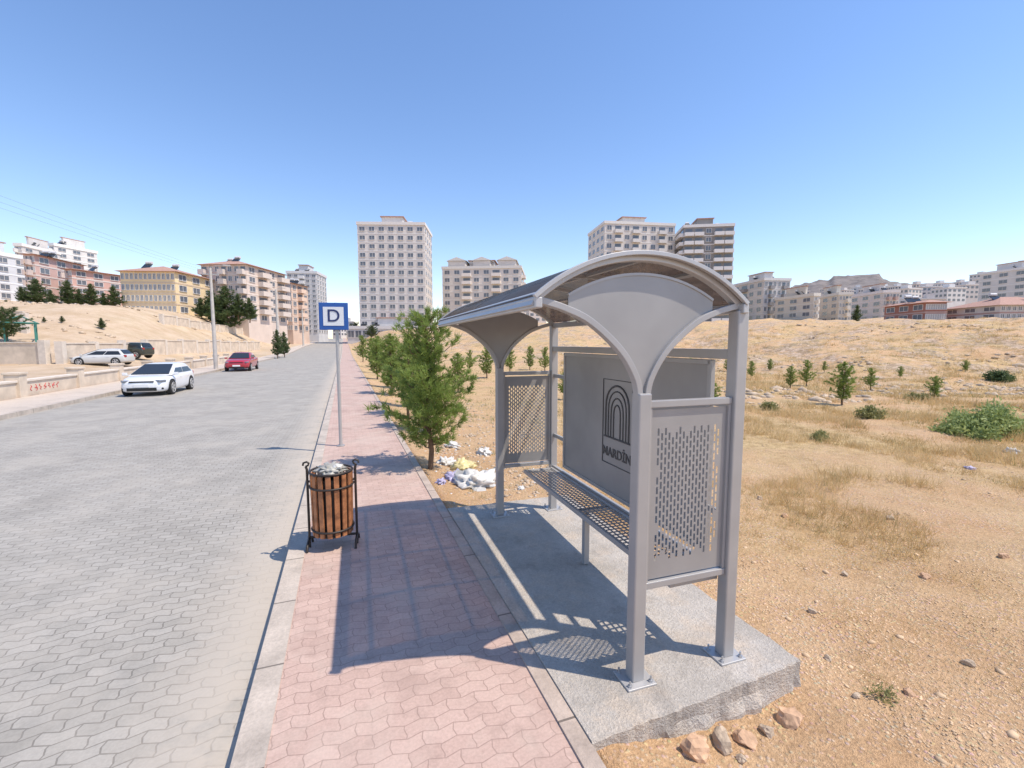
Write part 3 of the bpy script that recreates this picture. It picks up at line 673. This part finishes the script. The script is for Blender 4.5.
# lamp posts
m_conc=M("pole_concrete",(.50,.47,.43),.8)
def lamp(x,y,h,k_=1.0):
    z=float(rz(y)); r=root("street_lamp",(x,y,z),0,"tall pale concrete street lamp pole beside road",'street lamp',"street lamps along the road")
    b=MB(); b.tube([(0,0,-.3),(0,0,h)],[.15*k_,.09*k_],10); b.obj("pole",m_conc,r)
    b=MB(); b.tube([(0,0,h-.15),(.3,0,h+.15),(.9,0,h+.25)],.03*k_,6); b.obj("arm",m_grey,r)
    b=MB(); b.box((1.1,0,h+.24),(.5,.18,.08)); b.box((1.1,0,h+.195),(.42,.14,.015),1); b.obj("lamp_head",[m_lgrey,m_white],r,bevel=.03)
    b=MB(); b.box((0,0,h-.5),(1.1,.08,.08)); 
    for k in (-.5,0,.5): b.tube([(k,0,h-.46),(k,0,h-.34)],.03,6)
    b.obj("crossarm",m_grey,r)
lamp(-9.4,41.0,7.7); lamp(-9.5,78,10.0,1.5); lamp(-9.6,125,9,1.5)
m_wire=M("grey_cable",(.2,.21,.24),.6)
def wire(p,q,sag,r_=.012):
    b=MB(); p=Vector(p);q=Vector(q); b.tube([p.lerp(q,i/24)-Vector((0,0,sag*4*(i/24)*(1-i/24))) for i in range(25)],r_,4); o=b.obj("overhead_cable",m_wire); tag(o,"thin overhead cable strung between poles",'cable',"overhead cables along the road")
for k in (-.5,0,.5):
    wire((-9.4+k,41.0,7.35),(-17+k,-2,8.6+k*.3),.4,.004); wire((-9.4+k,41.0,7.35),(-9.5+k,78,9.9),.4,.006)
def ftree(px,py,top_,b_,K,label,w_=1.0):
    x,y=at(px,b_); zb=zat(py,b_); h=zat(top_,b_)-zb; zg=th(x,y)
    if abs(zg-zb)<3: h=zat(top_,b_)-zg; zb=zg
    tree(K,x,y,h,label,"dark trees on the hillside",w_,z=zb)
for (px,py,t,b_,w_,K) in ((26,313,287,84,1.3,K3),(41,313,279,85,1.6,K3),(55,313,290,84,1.2,K3),(72,312,281,86,1.5,K3),(83,312,289,87,1.1,K3),(95,312,284,88,1.4,K3),(107,313,293,89,1.1,K3),(117,314,286,90,1.4,K3),(10,318,300,70,1.3,K4),(22,345,322,48,1.2,K4),(46,344,317,52,1.4,K3),(64,344,316,53,1.5,K3),(34,346,324,50,1.1,K3),(103,346,318,55,1.4,K3),(6,352,308,43,1.2,K4),(203,318,298,94,1.3,K3),(214,318,290,95,1.4,K3),(228,318,287,96,1.5,K3),(240,319,294,96,1.4,K3),(251,322,298,96,1.4,K3),(277,352,330,62,.9,K3),(284,350,332,66,.9,K3),(-8,345,305,50,1.2,K4),(356,338,324,150,1.2,K4),(372,338,326,130,1.2,K4),(855,325,305,120,1.0,K3)):
    ftree(px,py,t,b_,K,"pointed dark green tree on the sandy hillside",w_)
x,y=at(22,44); z=th(x,y); m_teal=M("teal_paint",(.05,.22,.18),.5)
PG=root("pergola",(x,y,z),.4,"small teal painted pergola beside a stone wall",'pergola')
for dx in (-1,1):
    for dy in (-1,1):
        b=MB(); b.b6(dx-.06,dx+.06,dy-.06,dy+.06,0,1.9); b.obj("post",m_teal,PG)
b=MB(); vs=[(-1.2,-1.2,1.9),(1.2,-1.2,1.9),(1.2,1.2,1.9),(-1.2,1.2,1.9),(0,0,2.6)]; 
for i in range(4): b.tube([vs[i],vs[(i+1)%4]],.06,5); b.tube([vs[i],vs[4]],.05,5)
b.obj("roof_frame",m_teal,PG)
# ---------------------------------------------------------------- cars
def car(loc,head,col,pname,label,kind='hatch',Lc=4.0,W=1.74,Hc=1.46):
    m=M(pname,col,.25,0,.03,2,coat=.8)
    C=root("parked_car",loc,head,label,'car',"cars on and beside the road")
    hl=Lc/2; hw=W/2
    if kind=='sedan': st=[(-hl,.76,.38,.84),(-hl+.08,.84,.28,1.0),(-hl+.5,.87,.22,1.02),(-.7,.88,.2,.97),(.5,.88,.2,.95),(hl-1.1,.88,.2,.94),(hl-.5,.86,.2,.88),(hl-.13,.80,.23,.78),(hl,.66,.3,.66)]
    elif kind=='suv': st=[(-hl,.80,.40,.98),(-hl+.06,.86,.32,1.08),(-hl+.4,.88,.28,1.1),(-.6,.88,.26,1.08),(.6,.88,.26,1.06),(hl-1.0,.88,.26,1.05),(hl-.4,.87,.26,1.0),(hl-.1,.82,.3,.88),(hl,.72,.36,.74)]
    else: st=[(-hl,.74,.36,.78),(-hl+.08,.84,.24,.90),(-hl+.4,.88,.16,.90),(-.6,.89,.14,.86),(.6,.89,.14,.83),(hl-.95,.88,.14,.81),(hl-.45,.86,.14,.76),(hl-.12,.78,.16,.67),(hl,.60,.22,.56)]
    b=MB(); vs=[]; 
    for (x,w_,zb,zt) in st:
        w_=w_/.88*hw; ring=[(0,zb),(.75*w_,zb),(.95*w_,zb+.05),(w_,zb+.2),(w_,zt-.22),(.97*w_,zt-.1),(.86*w_,zt-.01),(.5*w_,zt+.015),(0,zt+.02)]
        ring=ring+[(-p[0],p[1]) for p in ring[-2:0:-1]]
        vs+=[(x,p[0],p[1]) for p in ring]
    m_=16; fs=[]
    for i in range(len(st)-1):
        for q in range(m_): fs.append((i*m_+q,i*m_+(q+1)%m_,(i+1)*m_+(q+1)%m_,(i+1)*m_+q))
    fs+=[tuple(range(m_))[::-1],tuple(range((len(st)-1)*m_,len(st)*m_))]
    b.add(vs,fs,0,True); b.obj("body",m,C,sub=2)
    zb={'hatch':.79,'sedan':.91,'suv':1.04}[kind]
    xr,xf={'hatch':(-hl+.06,hl-.78),'sedan':(-hl+.65,hl-1.1),'suv':(-hl+.08,hl-.95)}[kind]
    rr_,rf={'hatch':(-hl+.50,-.05),'sedan':(-.95,.15),'suv':(-hl+.3,.35)}[kind]
    h1,h2=hw*.91,hw*.68
    vs=[]
    def roofz(t): return Hc-.05*(2*t-1)**2-.02
    base=[(xr,zb),(rr_,roofz(0))]+[(rr_+(rf-rr_)*k/6,roofz(k/6)) for k in range(1,6)]+[(rf,roofz(1)),(xf,zb)]
    n_=len(base)
    for (x,z) in base:
        t=(z-zb)/(Hc-zb); hh=h1+(h2-h1)*t
        crown=.035*t
        vs+=[(x,-hh,z-crown*.6),(x,-hh*.6,z+crown*.2),(x,0,z+crown*.5),(x,hh*.6,z+crown*.2),(x,hh,z-crown*.6)]
    b=MB(); fs=[(i*5+k,(i+1)*5+k,(i+1)*5+k+1,i*5+k+1) for i in range(n_-1) for k in range(4)]
    fs.append(tuple(i*5 for i in range(n_))[::-1]); fs.append(tuple(i*5+4 for i in range(n_)))
    b.add(vs,fs,0,True); b.obj("cabin",m,C,bevel=.05,seg=3)
    q8=[Vector(p) for p in [(xr,-h1,zb),(xf,-h1,zb),(xf,h1,zb),(xr,h1,zb),(rr_,-h2,Hc-.08),(rf,-h2,Hc-.08),(rf,h2,Hc-.08),(rr_,h2,Hc-.08)]]
    def pane(A,B,Cc,Dd,u0,u1,v0,v1,name,off=.014):
        def bl(u,v): return A.lerp(B,u).lerp(Dd.lerp(Cc,u),v)
        nrm=(B-A).cross(Dd-A).normalized()*off; b=MB(); P=[bl(u0,v0),bl(u1,v0),bl(u1,v1),bl(u0,v1)]
        b.add([p+nrm for p in P]+[p-nrm*2.5 for p in P],[(0,1,2,3),(0,4,5,1),(1,5,6,2),(2,6,7,3),(3,7,4,0)]); b.obj(name,m_cglass,C)
    pane(q8[1],q8[2],q8[6],q8[5],.05,.95,.10,.98,"windscreen",.03)
    pane(q8[3],q8[0],q8[4],q8[7],.08,.92,.25,.92,"rear_window",.03)
    for (A,B,Cc,Dd) in ((q8[0],q8[1],q8[5],q8[4]),(q8[2],q8[3],q8[7],q8[6])):
        pane(A,B,Cc,Dd,.10,.50,.14,.95,"side_window"); pane(A,B,Cc,Dd,.52,.93,.14,.95,"side_window")
    wr=.30 if kind!='suv' else .36
    for x in (-hl+.68,hl-.74):
        for s_ in (-1,1):
            b=MB(); b.tube([(x,s_*(hw-.16),wr+.02),(x,s_*(hw+.004),wr+.02)],wr+.035,20,sm=False); b.obj("wheel_arch",m_black,C)
            b=MB(); b.tube([(x,s_*(hw-.17),wr),(x,s_*(hw-.14),wr),(x,s_*(hw-.0),wr),(x,s_*(hw+.02),wr)],[wr-.03,wr,wr,wr-.03],24); t=b.obj("wheel",m_black,C)
            b=MB(); b.tube([(x,s_*(hw+.015),wr),(x,s_*(hw+.024),wr)],wr*.30,12)
            for kk in range(5):
                a=kk*2*math.pi/5; b.box((x+math.cos(a)*wr*.38,s_*(hw+.02),wr+math.sin(a)*wr*.38),(wr*.6,.014,.07),rot=Matrix.Rotation(-a,3,'Y'))
            b.tube([(x+wr*.68*math.cos(2*math.pi*i/20),s_*(hw+.02),wr+wr*.68*math.sin(2*math.pi*i/20)) for i in range(21)],.018,5,cap=False)
            b.obj("rim",m_lgrey,t)
    zl={'hatch':.61,'sedan':.70,'suv':.82}[kind]
    m_hl=M("headlamp_glass",(.25,.27,.30),.1,.3); m_tl=M("tail_lamp_red",(.35,.02,.02),.2)
    for s_ in (-1,1):
        b=MB(); b.box((hl-.19,s_*hw*.70,zl),(.30,.36*hw,.09),rot=Matrix.Rotation(-s_*.5,3,'Z')); b.obj("headlight",m_hl,C,bevel=.03)
        b=MB(); b.box((-hl+.07,s_*hw*.76,zl+.14),(.14,.28*hw,.18)); b.obj("tail_light",m_tl,C,bevel=.03)
        b=MB(); b.box((xf-.16,s_*(hw+.07),zb+.07),(.12,.15,.11)); b.box((xf-.14,s_*(hw-.02),zb+.03),(.05,.1,.03)); b.obj("mirror",m,C,bevel=.03)
        b=MB()
        for xd in (.15,-.75): b.box((xd,s_*(hw+.004),zb-.11),(.16,.02,.025))
        b.obj("door_handle",m,C)
        b=MB(); b.box((hl-.14,s_*hw*.70,.31),(.10,.24,.08)); b.obj("fog_light",m_black,C,bevel=.02)
    b=MB(); b.box((hl-.06,0,zl-.02),(.11,hw*1.0,.05)); b.obj("grille",m_black,C,bevel=.01)
    b=MB(); b.box((hl-.07,0,.29),(.14,hw*1.2,.13)); b.obj("bumper_intake",m_black,C,bevel=.01)
    b=MB(); b.box((hl+.0,0,.44),(.03,.5,.11)); b.obj("number_plate",m_white,C)
    return C
car((-7.55,23.7,-.13),-math.pi/2-.03,(.78,.78,.78),"white_car_paint","white hatchback car parked by the far kerb",Lc=3.6,W=1.64,Hc=1.29)
car((-7.6,41,-.13),-math.pi/2,(.42,.02,.035),"red_car_paint","red saloon car on the grey paved road",'sedan',4.3,1.7,1.42)
x,y=gp(104,367.5); car((x,y,th(x,y)),math.pi*.96,(.6,.6,.58),"silver_car_paint","silver estate car parked behind the low wall",'hatch',3.9,1.65,1.36)
x,y=gp(126,363.5); car((x,y+1.0,th(x,y+1.0)),math.pi*.9,(.03,.04,.035),"dark_car_paint","dark green off-road car parked behind the wall",'suv',3.8,1.7,1.6)
# ---------------------------------------------------------------- buildings
m_frame=M("window_frame_white",(.66,.64,.62),.6)
m_tile=M("roof_tiles",(.42,.25,.19),.85,var=.2)
m_tank=M("water_tank",(.6,.6,.6),.5)
def pale(c,k=.2): return tuple(v*(1-k)+t*k for v,t in zip(c,(.70,.69,.68)))  # distance haze painted into building colours by blending towards light grey
def solve(px0,px1,b_,yaw,dep):
    a=((px0+px1)/2-512)/453*b_; w_=(px1-px0)/453*b_*.8
    for it in range(60):
        X=a*cy+b_*sy; Y=-a*sy+b_*cy; c,s_=math.cos(yaw),math.sin(yaw); P=[]
        for u in (-w_/2,w_/2):
            for v in (-dep/2,dep/2): P.append(px_of(X+u*c-v*s_,Y+u*s_+v*c,8))
        lo,hi=min(P),max(P)
        a+=((px0+px1)/2-(lo+hi)/2)/453*b_; w_+=((px1-px0)-(hi-lo))/453*b_*.6; w_=max(w_,2)
    return X,Y,w_
def building(px0,px1,yt,yb,b_,dep,yaw,nf,nc,ns,col,name,label,trim=None,roof='flat',balc=(),sbalc=(),ww=.5,wh=.5,bcol=None,solidb=True,band=True,group="apartment blocks of the town",pk=.2):
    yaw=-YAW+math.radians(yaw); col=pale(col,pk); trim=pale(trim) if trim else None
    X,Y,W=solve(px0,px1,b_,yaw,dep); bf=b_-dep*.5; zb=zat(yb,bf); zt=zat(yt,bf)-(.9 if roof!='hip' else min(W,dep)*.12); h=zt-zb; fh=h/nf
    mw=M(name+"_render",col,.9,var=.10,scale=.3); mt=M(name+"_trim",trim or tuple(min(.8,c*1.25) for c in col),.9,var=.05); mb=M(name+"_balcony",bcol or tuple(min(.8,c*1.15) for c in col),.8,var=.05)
    Rt=root("apartment_building",(X,Y,zb),yaw,label,'building',group)
    b=MB(); b.b6(-W/2,W/2,-dep/2,dep/2,-9,h); b.obj("wall",mw,Rt)
    if band:
        b=MB()
        for f in range(1,nf): b.b6(-W/2-.06,W/2+.06,-dep/2-.06,dep/2+.06,f*fh-.14,f*fh+.14)
        b.obj("floor_bands",mt,Rt)
    faces=[(Vector((-W/2,-dep/2,0)),Vector((1,0,0)),Vector((0,-1,0)),W,nc,balc,0),
           (Vector((W/2,-dep/2,0)),Vector((0,1,0)),Vector((1,0,0)),dep,ns,sbalc,math.pi/2),
           (Vector((-W/2,dep/2,0)),Vector((0,-1,0)),Vector((-1,0,0)),dep,ns,sbalc,-math.pi/2)]
    rot=Matrix.Rotation(yaw,3,'Z'); win=[];bal=[]
    for (O,D,N,Ln,cn,bc,rz0) in faces:
        wc=rot@(O+D*Ln/2)+Vector((X,Y,0)); 
        if (rot@N).dot(Vector((-wc.x,-wc.y,0)))<=0 or cn<1: continue
        pt=Ln/cn
        for f in range(nf):
            for i in range(cn):
                p=O+D*(pt*(i+.5))+Vector((0,0,f*fh))
                (bal if i in bc and f>0 else win).append((p,rz0,pt))
    def wmesh(b,pt,T):
        w_=pt*ww; hh=fh*wh; z0=fh*.30
        def bx(x0,x1,y0,y1,z0_,z1_,mi):
            o=len(b.v); b.b6(x0,x1,y0,y1,z0_,z1_,mi)
            for q in range(o,len(b.v)): b.v[q]=tuple(T@Vector(b.v[q]))
        bx(-w_/2,w_/2,-.03,.05,z0,z0+hh,0)
        t=.09
        bx(-w_/2-t,-w_/2,-.09,.03,z0-t,z0+hh+t,1); bx(w_/2,w_/2+t,-.09,.03,z0-t,z0+hh+t,1)
        bx(-w_/2,w_/2,-.09,.03,z0+hh,z0+hh+t,1); bx(-w_/2,w_/2,-.16,.03,z0-t,z0,1); bx(-.04,.04,-.07,-.031,z0,z0+hh,1)
    def bmesh_(b,pt,T):
        w_=pt*.92; d=1.3
        def bx(x0,x1,y0,y1,z0_,z1_,mi):
            o=len(b.v); b.b6(x0,x1,y0,y1,z0_,z1_,mi)
            for q in range(o,len(b.v)): b.v[q]=tuple(T@Vector(b.v[q]))
        bx(-w_/2,w_/2,-d,.0,-.12,.1,0)
        if solidb: bx(-w_/2,w_/2,-d,-d+.12,.1,1.0,0); bx(-w_/2,-w_/2+.12,-d+.12,0,.1,1.0,0); bx(w_/2-.12,w_/2,-d+.12,0,.1,1.0,0)
        else:
            bx(-w_/2,w_/2,-d,-d+.05,.95,1.0,2)
            for k in range(7): xx=-w_/2+.03+k*(w_-.06)/6; bx(xx-.03,xx+.03,-d,-d+.05,.1,.95,2)
        bx(-w_*.38,w_*.38,-.03,.04,.1,fh*.8,1)
    for lst,fn,nm,mats in ((win,wmesh,"window",[m_glass,m_frame]),(bal,bmesh_,"balcony",[mb,m_glass,m_dark])):
        base={}; rest=MB(); cnt=0
        for (p,r0,pt) in lst:
            if cnt<100:
                key=round(pt,4)
                if key not in base:
                    b=MB(); fn(b,pt,Matrix.Identity(4)); o=b.obj(nm,mats,Rt); base[key]=o
                else: o=base[key].copy(); COL.objects.link(o)
                o.parent=Rt; o.location=p; o.rotation_euler=(0,0,r0)
            else: fn(rest,pt,Matrix.Translation(p)@Matrix.Rotation(r0,4,'Z'))
            cnt+=1
        if rest.v: o=rest.obj(nm,mats,Rt); o['kind']='stuff'
    g2=random.Random(int(px0*7+px1))
    if roof=='hip':
        b=MB(); e=.7; r_=min(W,dep)*.17; q=min(W,dep)/2*.9
        vs=[(-W/2-e,-dep/2-e,h),(W/2+e,-dep/2-e,h),(W/2+e,dep/2+e,h),(-W/2-e,dep/2+e,h)]
        if W>=dep: vs+=[(-W/2+q,0,h+r_),(W/2-q,0,h+r_)]; fs=[(0,1,5,4),(1,2,5),(2,3,4,5),(3,0,4)]
        else: vs+=[(0,-dep/2+q,h+r_),(0,dep/2-q,h+r_)]; fs=[(0,1,4),(1,2,5,4),(2,3,5),(3,0,4,5)]
        b.add(vs,fs+[(3,2,1,0)]); b.obj("roof",m_tile,Rt)
    else:
        b=MB(); b.b6(-W/2-.25,W/2+.25,-dep/2-.25,-dep/2+.1,h,h+.9); b.b6(-W/2-.25,W/2+.25,dep/2-.1,dep/2+.25,h,h+.9); b.b6(-W/2-.25,-W/2+.1,-dep/2+.1,dep/2-.1,h,h+.9); b.b6(W/2-.1,W/2+.25,-dep/2+.1,dep/2-.1,h,h+.9); b.b6(-W/2+.1,W/2-.1,-dep/2+.1,dep/2-.1,h,h+.1); b.obj("roof_parapet",mt,Rt)
        b=MB(); b.b6(-W*.18,W*.14,-dep*.25,dep*.25,h+.1,h+3.4); b.b6(-W*.2,W*.16,-dep*.28,dep*.28,h+3.4,h+3.65,1); b.obj("stair_house",[mw,m_tile],Rt)
        if roof=='attic':
            for k in (-.32,.0,.32):
                b=MB(); xx=W*k; b.b6(xx-W*.11,xx+W*.11,-dep/2+.8,dep*.3,h+.9,h+2.9); vs=[(xx-W*.13,-dep/2+.5,h+2.9),(xx+W*.13,-dep/2+.5,h+2.9),(xx,-dep/2+.5,h+4.2),(xx-W*.13,dep*.3,h+2.9),(xx+W*.13,dep*.3,h+2.9),(xx,dep*.3,h+4.2)]; b.add(vs,[(0,1,2),(0,2,5,3),(1,4,5,2),(3,5,4)],1); b.obj("roof_dormer",[mw,mt],Rt)
    nT=max(2,int(W/5))
    for k in range(nT):
        xx=-W*.4+W*.8*(k+g2.random()*.6)/nT; hz=h+(1.0 if roof!='hip' else min(W,dep)*.1); yy=g2.uniform(-.25,.1)*dep
        b=MB(); b.tube([(xx-.6,yy,hz+1.3),(xx+.6,yy,hz+1.3)],.32,10); b.box((xx,yy-.7,hz+.55),(1.6,1.5,.08),1,Matrix.Rotation(.7,3,'X')); b.tube([(xx-.4,yy,hz-.8),(xx-.4,yy,hz+1.2)],.04,4); b.tube([(xx+.4,yy,hz-.8),(xx+.4,yy,hz+1.2)],.04,4)
        b.obj("roof_water_heater",[m_tank,m_cglass],Rt)
    return Rt
BD=building
BD(-60,34,243,306,110,16,0,6,7,4,(.60,.62,.64),'bluewhite',"pale blue white six storey apartment block on hill",balc=(1,4,6))
BD(26,62,243,300,150,14,8,9,4,3,(.60,.57,.54),'palegrey',"pale grey apartment tower behind pink blocks",balc=(1,))
BD(60,99,243,300,165,14,-8,9,4,3,(.66,.64,.61),'offwhite',"off-white apartment tower with small balconies",balc=(2,))
BD(33,84,253,306,105,14,10,5,5,3,(.60,.36,.29),'terracotta',"terracotta pink apartment block with white bands",(.66,.6,.55),'hip',(1,3),bcol=(.6,.5,.45))
BD(84,124,268,312,108,14,-12,5,4,4,(.57,.30,.23),'brickpink',"red brown apartment block with pale bands",(.62,.55,.5),'hip',(1,),bcol=(.6,.5,.45))
BD(123,216,265,315,98,13,3,4,12,3,(.78,.60,.34),'yellow',"broad yellow four storey school building with brown trim",(.60,.44,.28),'hip',ww=.5,pk=.1)
BD(204,287,259,322,112,16,-3,6,7,4,(.62,.50,.42),'beigepink',"beige pink six storey apartment block with balconies",(.68,.58,.5),'hip',(0,3,6),(1,3),bcol=(.64,.56,.5))
BD(284,309,282,332,135,9,-4,6,4,3,(.62,.43,.31),'orange',"orange beige apartment block facing the road",(.66,.5,.4),'hip',(1,),(1,))
BD(289,328,271,334,175,12,6,12,5,4,(.54,.54,.54),'coolgrey',"cool grey twelve storey apartment tower",(.62,.62,.62),balc=(2,))
BD(360,433,222,328,153,16,2,12,7,4,(.64,.59,.54),'tower',"tall pale twelve storey apartment tower with white frames",(.70,.66,.62),balc=(),ww=.55,wh=.46)
BD(347,440,326,341,146,10,2,1,12,3,(.62,.6,.58),'podium',"white single storey podium with glazed shop windows",(.66,.64,.62),ww=.8,wh=.55,band=False)
BD(443,524,266,322,170,18,-5,7,8,4,(.64,.58,.52),'cream',"cream seven storey apartment block with attic dormers",(.68,.65,.60),'attic',(2,5),(1,))
BD(587,672,222,330,165,18,8,12,8,4,(.62,.58,.54),'whitehigh',"tall white apartment tower with wide balconies",(.68,.66,.63),balc=(1,3,6),bcol=(.62,.6,.58))
BD(672,730,224,330,158,14,-8,12,5,3,(.22,.205,.195),'whitedark',"dark apartment tower with white balcony bands",(.72,.70,.68),balc=(0,1,3,4),sbalc=(0,1,2),bcol=(.74,.72,.70),pk=.08)
BD(732,788,278,330,170,18,6,6,6,4,(.55,.53,.51),'greywhite',"grey white apartment block with dark flat roof",(.64,.63,.62),balc=(1,4),sbalc=(1,),bcol=(.3,.29,.29))
BD(776,816,293,332,150,16,10,5,4,3,(.60,.54,.45),'sand',"sand coloured five storey apartment block",(.66,.62,.55),balc=(1,))
BD(812,850,292,330,155,16,-8,5,4,3,(.62,.56,.46),'sandlight',"pale sand five storey apartment block with balconies",(.66,.62,.55),balc=(2,))
BD(848,897,290,328,165,18,-6,5,5,3,(.60,.54,.50),'rosewhite',"rose white apartment block with pink balconies",(.68,.62,.6),balc=(1,3),bcol=(.5,.36,.32))
BD(975,1040,266,304,190,18,4,5,6,3,(.58,.56,.54),'modern',"modern grey white apartment block on hill",(.70,.69,.68),balc=(1,3,5),bcol=(.66,.65,.64))
BD(884,946,300,322,100,12,-6,2,9,3,(.36,.15,.11),'redbrown',"low red brown two storey school building",(.45,.27,.22),'hip',ww=.6,group="low school buildings",pk=.05)
BD(944,1080,297,320,92,12,-4,2,14,3,(.60,.56,.53),'whitered',"long low white building with red brown bands",(.38,.19,.15),'hip',ww=.55,group="low school buildings")
def far_house(px,yb,w_px,yt,b_,col,i):
    W=w_px/453*b_; zb=zat(yb,b_); h=zat(yt,b_)-zb; X,Y=at(px,b_); nf=max(2,round(h/3)); nc=max(2,round(W/3.2))
    r=root("far_house",(X,Y,zb),-YAW+R.uniform(-.4,.4),"small pale apartment house on the distant hillside",'house',"distant houses on the hillside")
    b=MB(); D=W*.8; b.b6(-W/2,W/2,-D/2,D/2,-15,h); b.b6(-W/2-.3,W/2+.3,-D/2-.3,D/2+.3,h,h+.6,1); b.b6(-W*.15,W*.15,-D*.2,D*.2,h+.6,h+3)
    for f in range(nf):
        for k in range(nc):
            x=-W/2+W*(k+.5)/nc; z=h*(f+.5)/nf; ww_=W/nc*.28; b.b6(x-ww_,x+ww_,-D/2-.06,-D/2+.05,z-.75,z+.7,2)
            y=-D/2+D*(k+.5)/nc
            for sx in (-1,1): b.b6(sx*W/2-.06,sx*W/2+.06,y-ww_*.8,y+ww_*.8,z-.75,z+.7,2)
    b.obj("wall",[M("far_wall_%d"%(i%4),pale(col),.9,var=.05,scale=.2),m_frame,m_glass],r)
fc=[(.62,.58,.55),(.58,.5,.45),(.66,.64,.62),(.55,.5,.47)]
k=0
for (px,yb,wp,yt,b_) in ((902,303,20,290,300),(922,301,22,288,320),(944,303,20,289,300),(963,300,22,286,320),(985,300,20,279,330),(912,292,14,285,420),(935,292,14,284,430),(955,290,14,283,430),(893,296,13,287,430),(840,300,14,291,450),(866,296,14,289,440),(1000,290,16,272,380),(975,285,14,275,450),(798,300,12,292,460),(880,292,12,287,470),(1015,282,16,264,420),(800,322,22,308,220),(925,312,20,300,230),(903,312,18,300,240),(826,300,12,289,460),(854,298,10,288,470),(790,302,10,290,450),(340,336,10,325,330),(350,334,9,322,340),(445,330,14,312,260),(535,322,18,308,280),(560,324,18,310,280)):
    far_house(px,yb,wp,yt,b_,fc[k%4],k); k+=1
b_=900; xs_=np.linspace(690,1160,200); V=[]; NR=26; rows=np.linspace(0,1,NR)
prof=np.interp(xs_,[690,745,770,784,792,806,814,826,829,838,848,860,868,875,878,888,905,930,960,1000,1060,1160],[338,328,306,290,285,283,281,280.5,276.5,276,276,274.5,273.5,274,279,281,284,288,291,292,292,305])
for j,rr_ in enumerate(rows):
    for i,px in enumerate(xs_):
        bb=b_-420*(1-rr_); X,Y=at(px,bb); zt=zat(prof[i],b_)
        z=zt*rr_**.8+ (vn(i/5.,j/3.,9)*7+vn(i/1.3,j/1.1,8)*6)*(.3+.4*rr_) ; V.append((X,Y,float(z)))
nx=len(xs_); id_=np.arange(nx*NR).reshape(NR,nx); Fc=np.stack([id_[:-1,:-1],id_[:-1,1:],id_[1:,1:],id_[1:,:-1]],-1).reshape(-1,4)
m_hill=M("brown_rocky_hill",(.18,.155,.14),.95,var=.35,scale=.04)
o=npmesh("hill",np.array(V),Fc,m_hill,smooth=False); tag(o,"hazy brown rocky hill rising behind the town",'hill',kind='structure')
print("done")
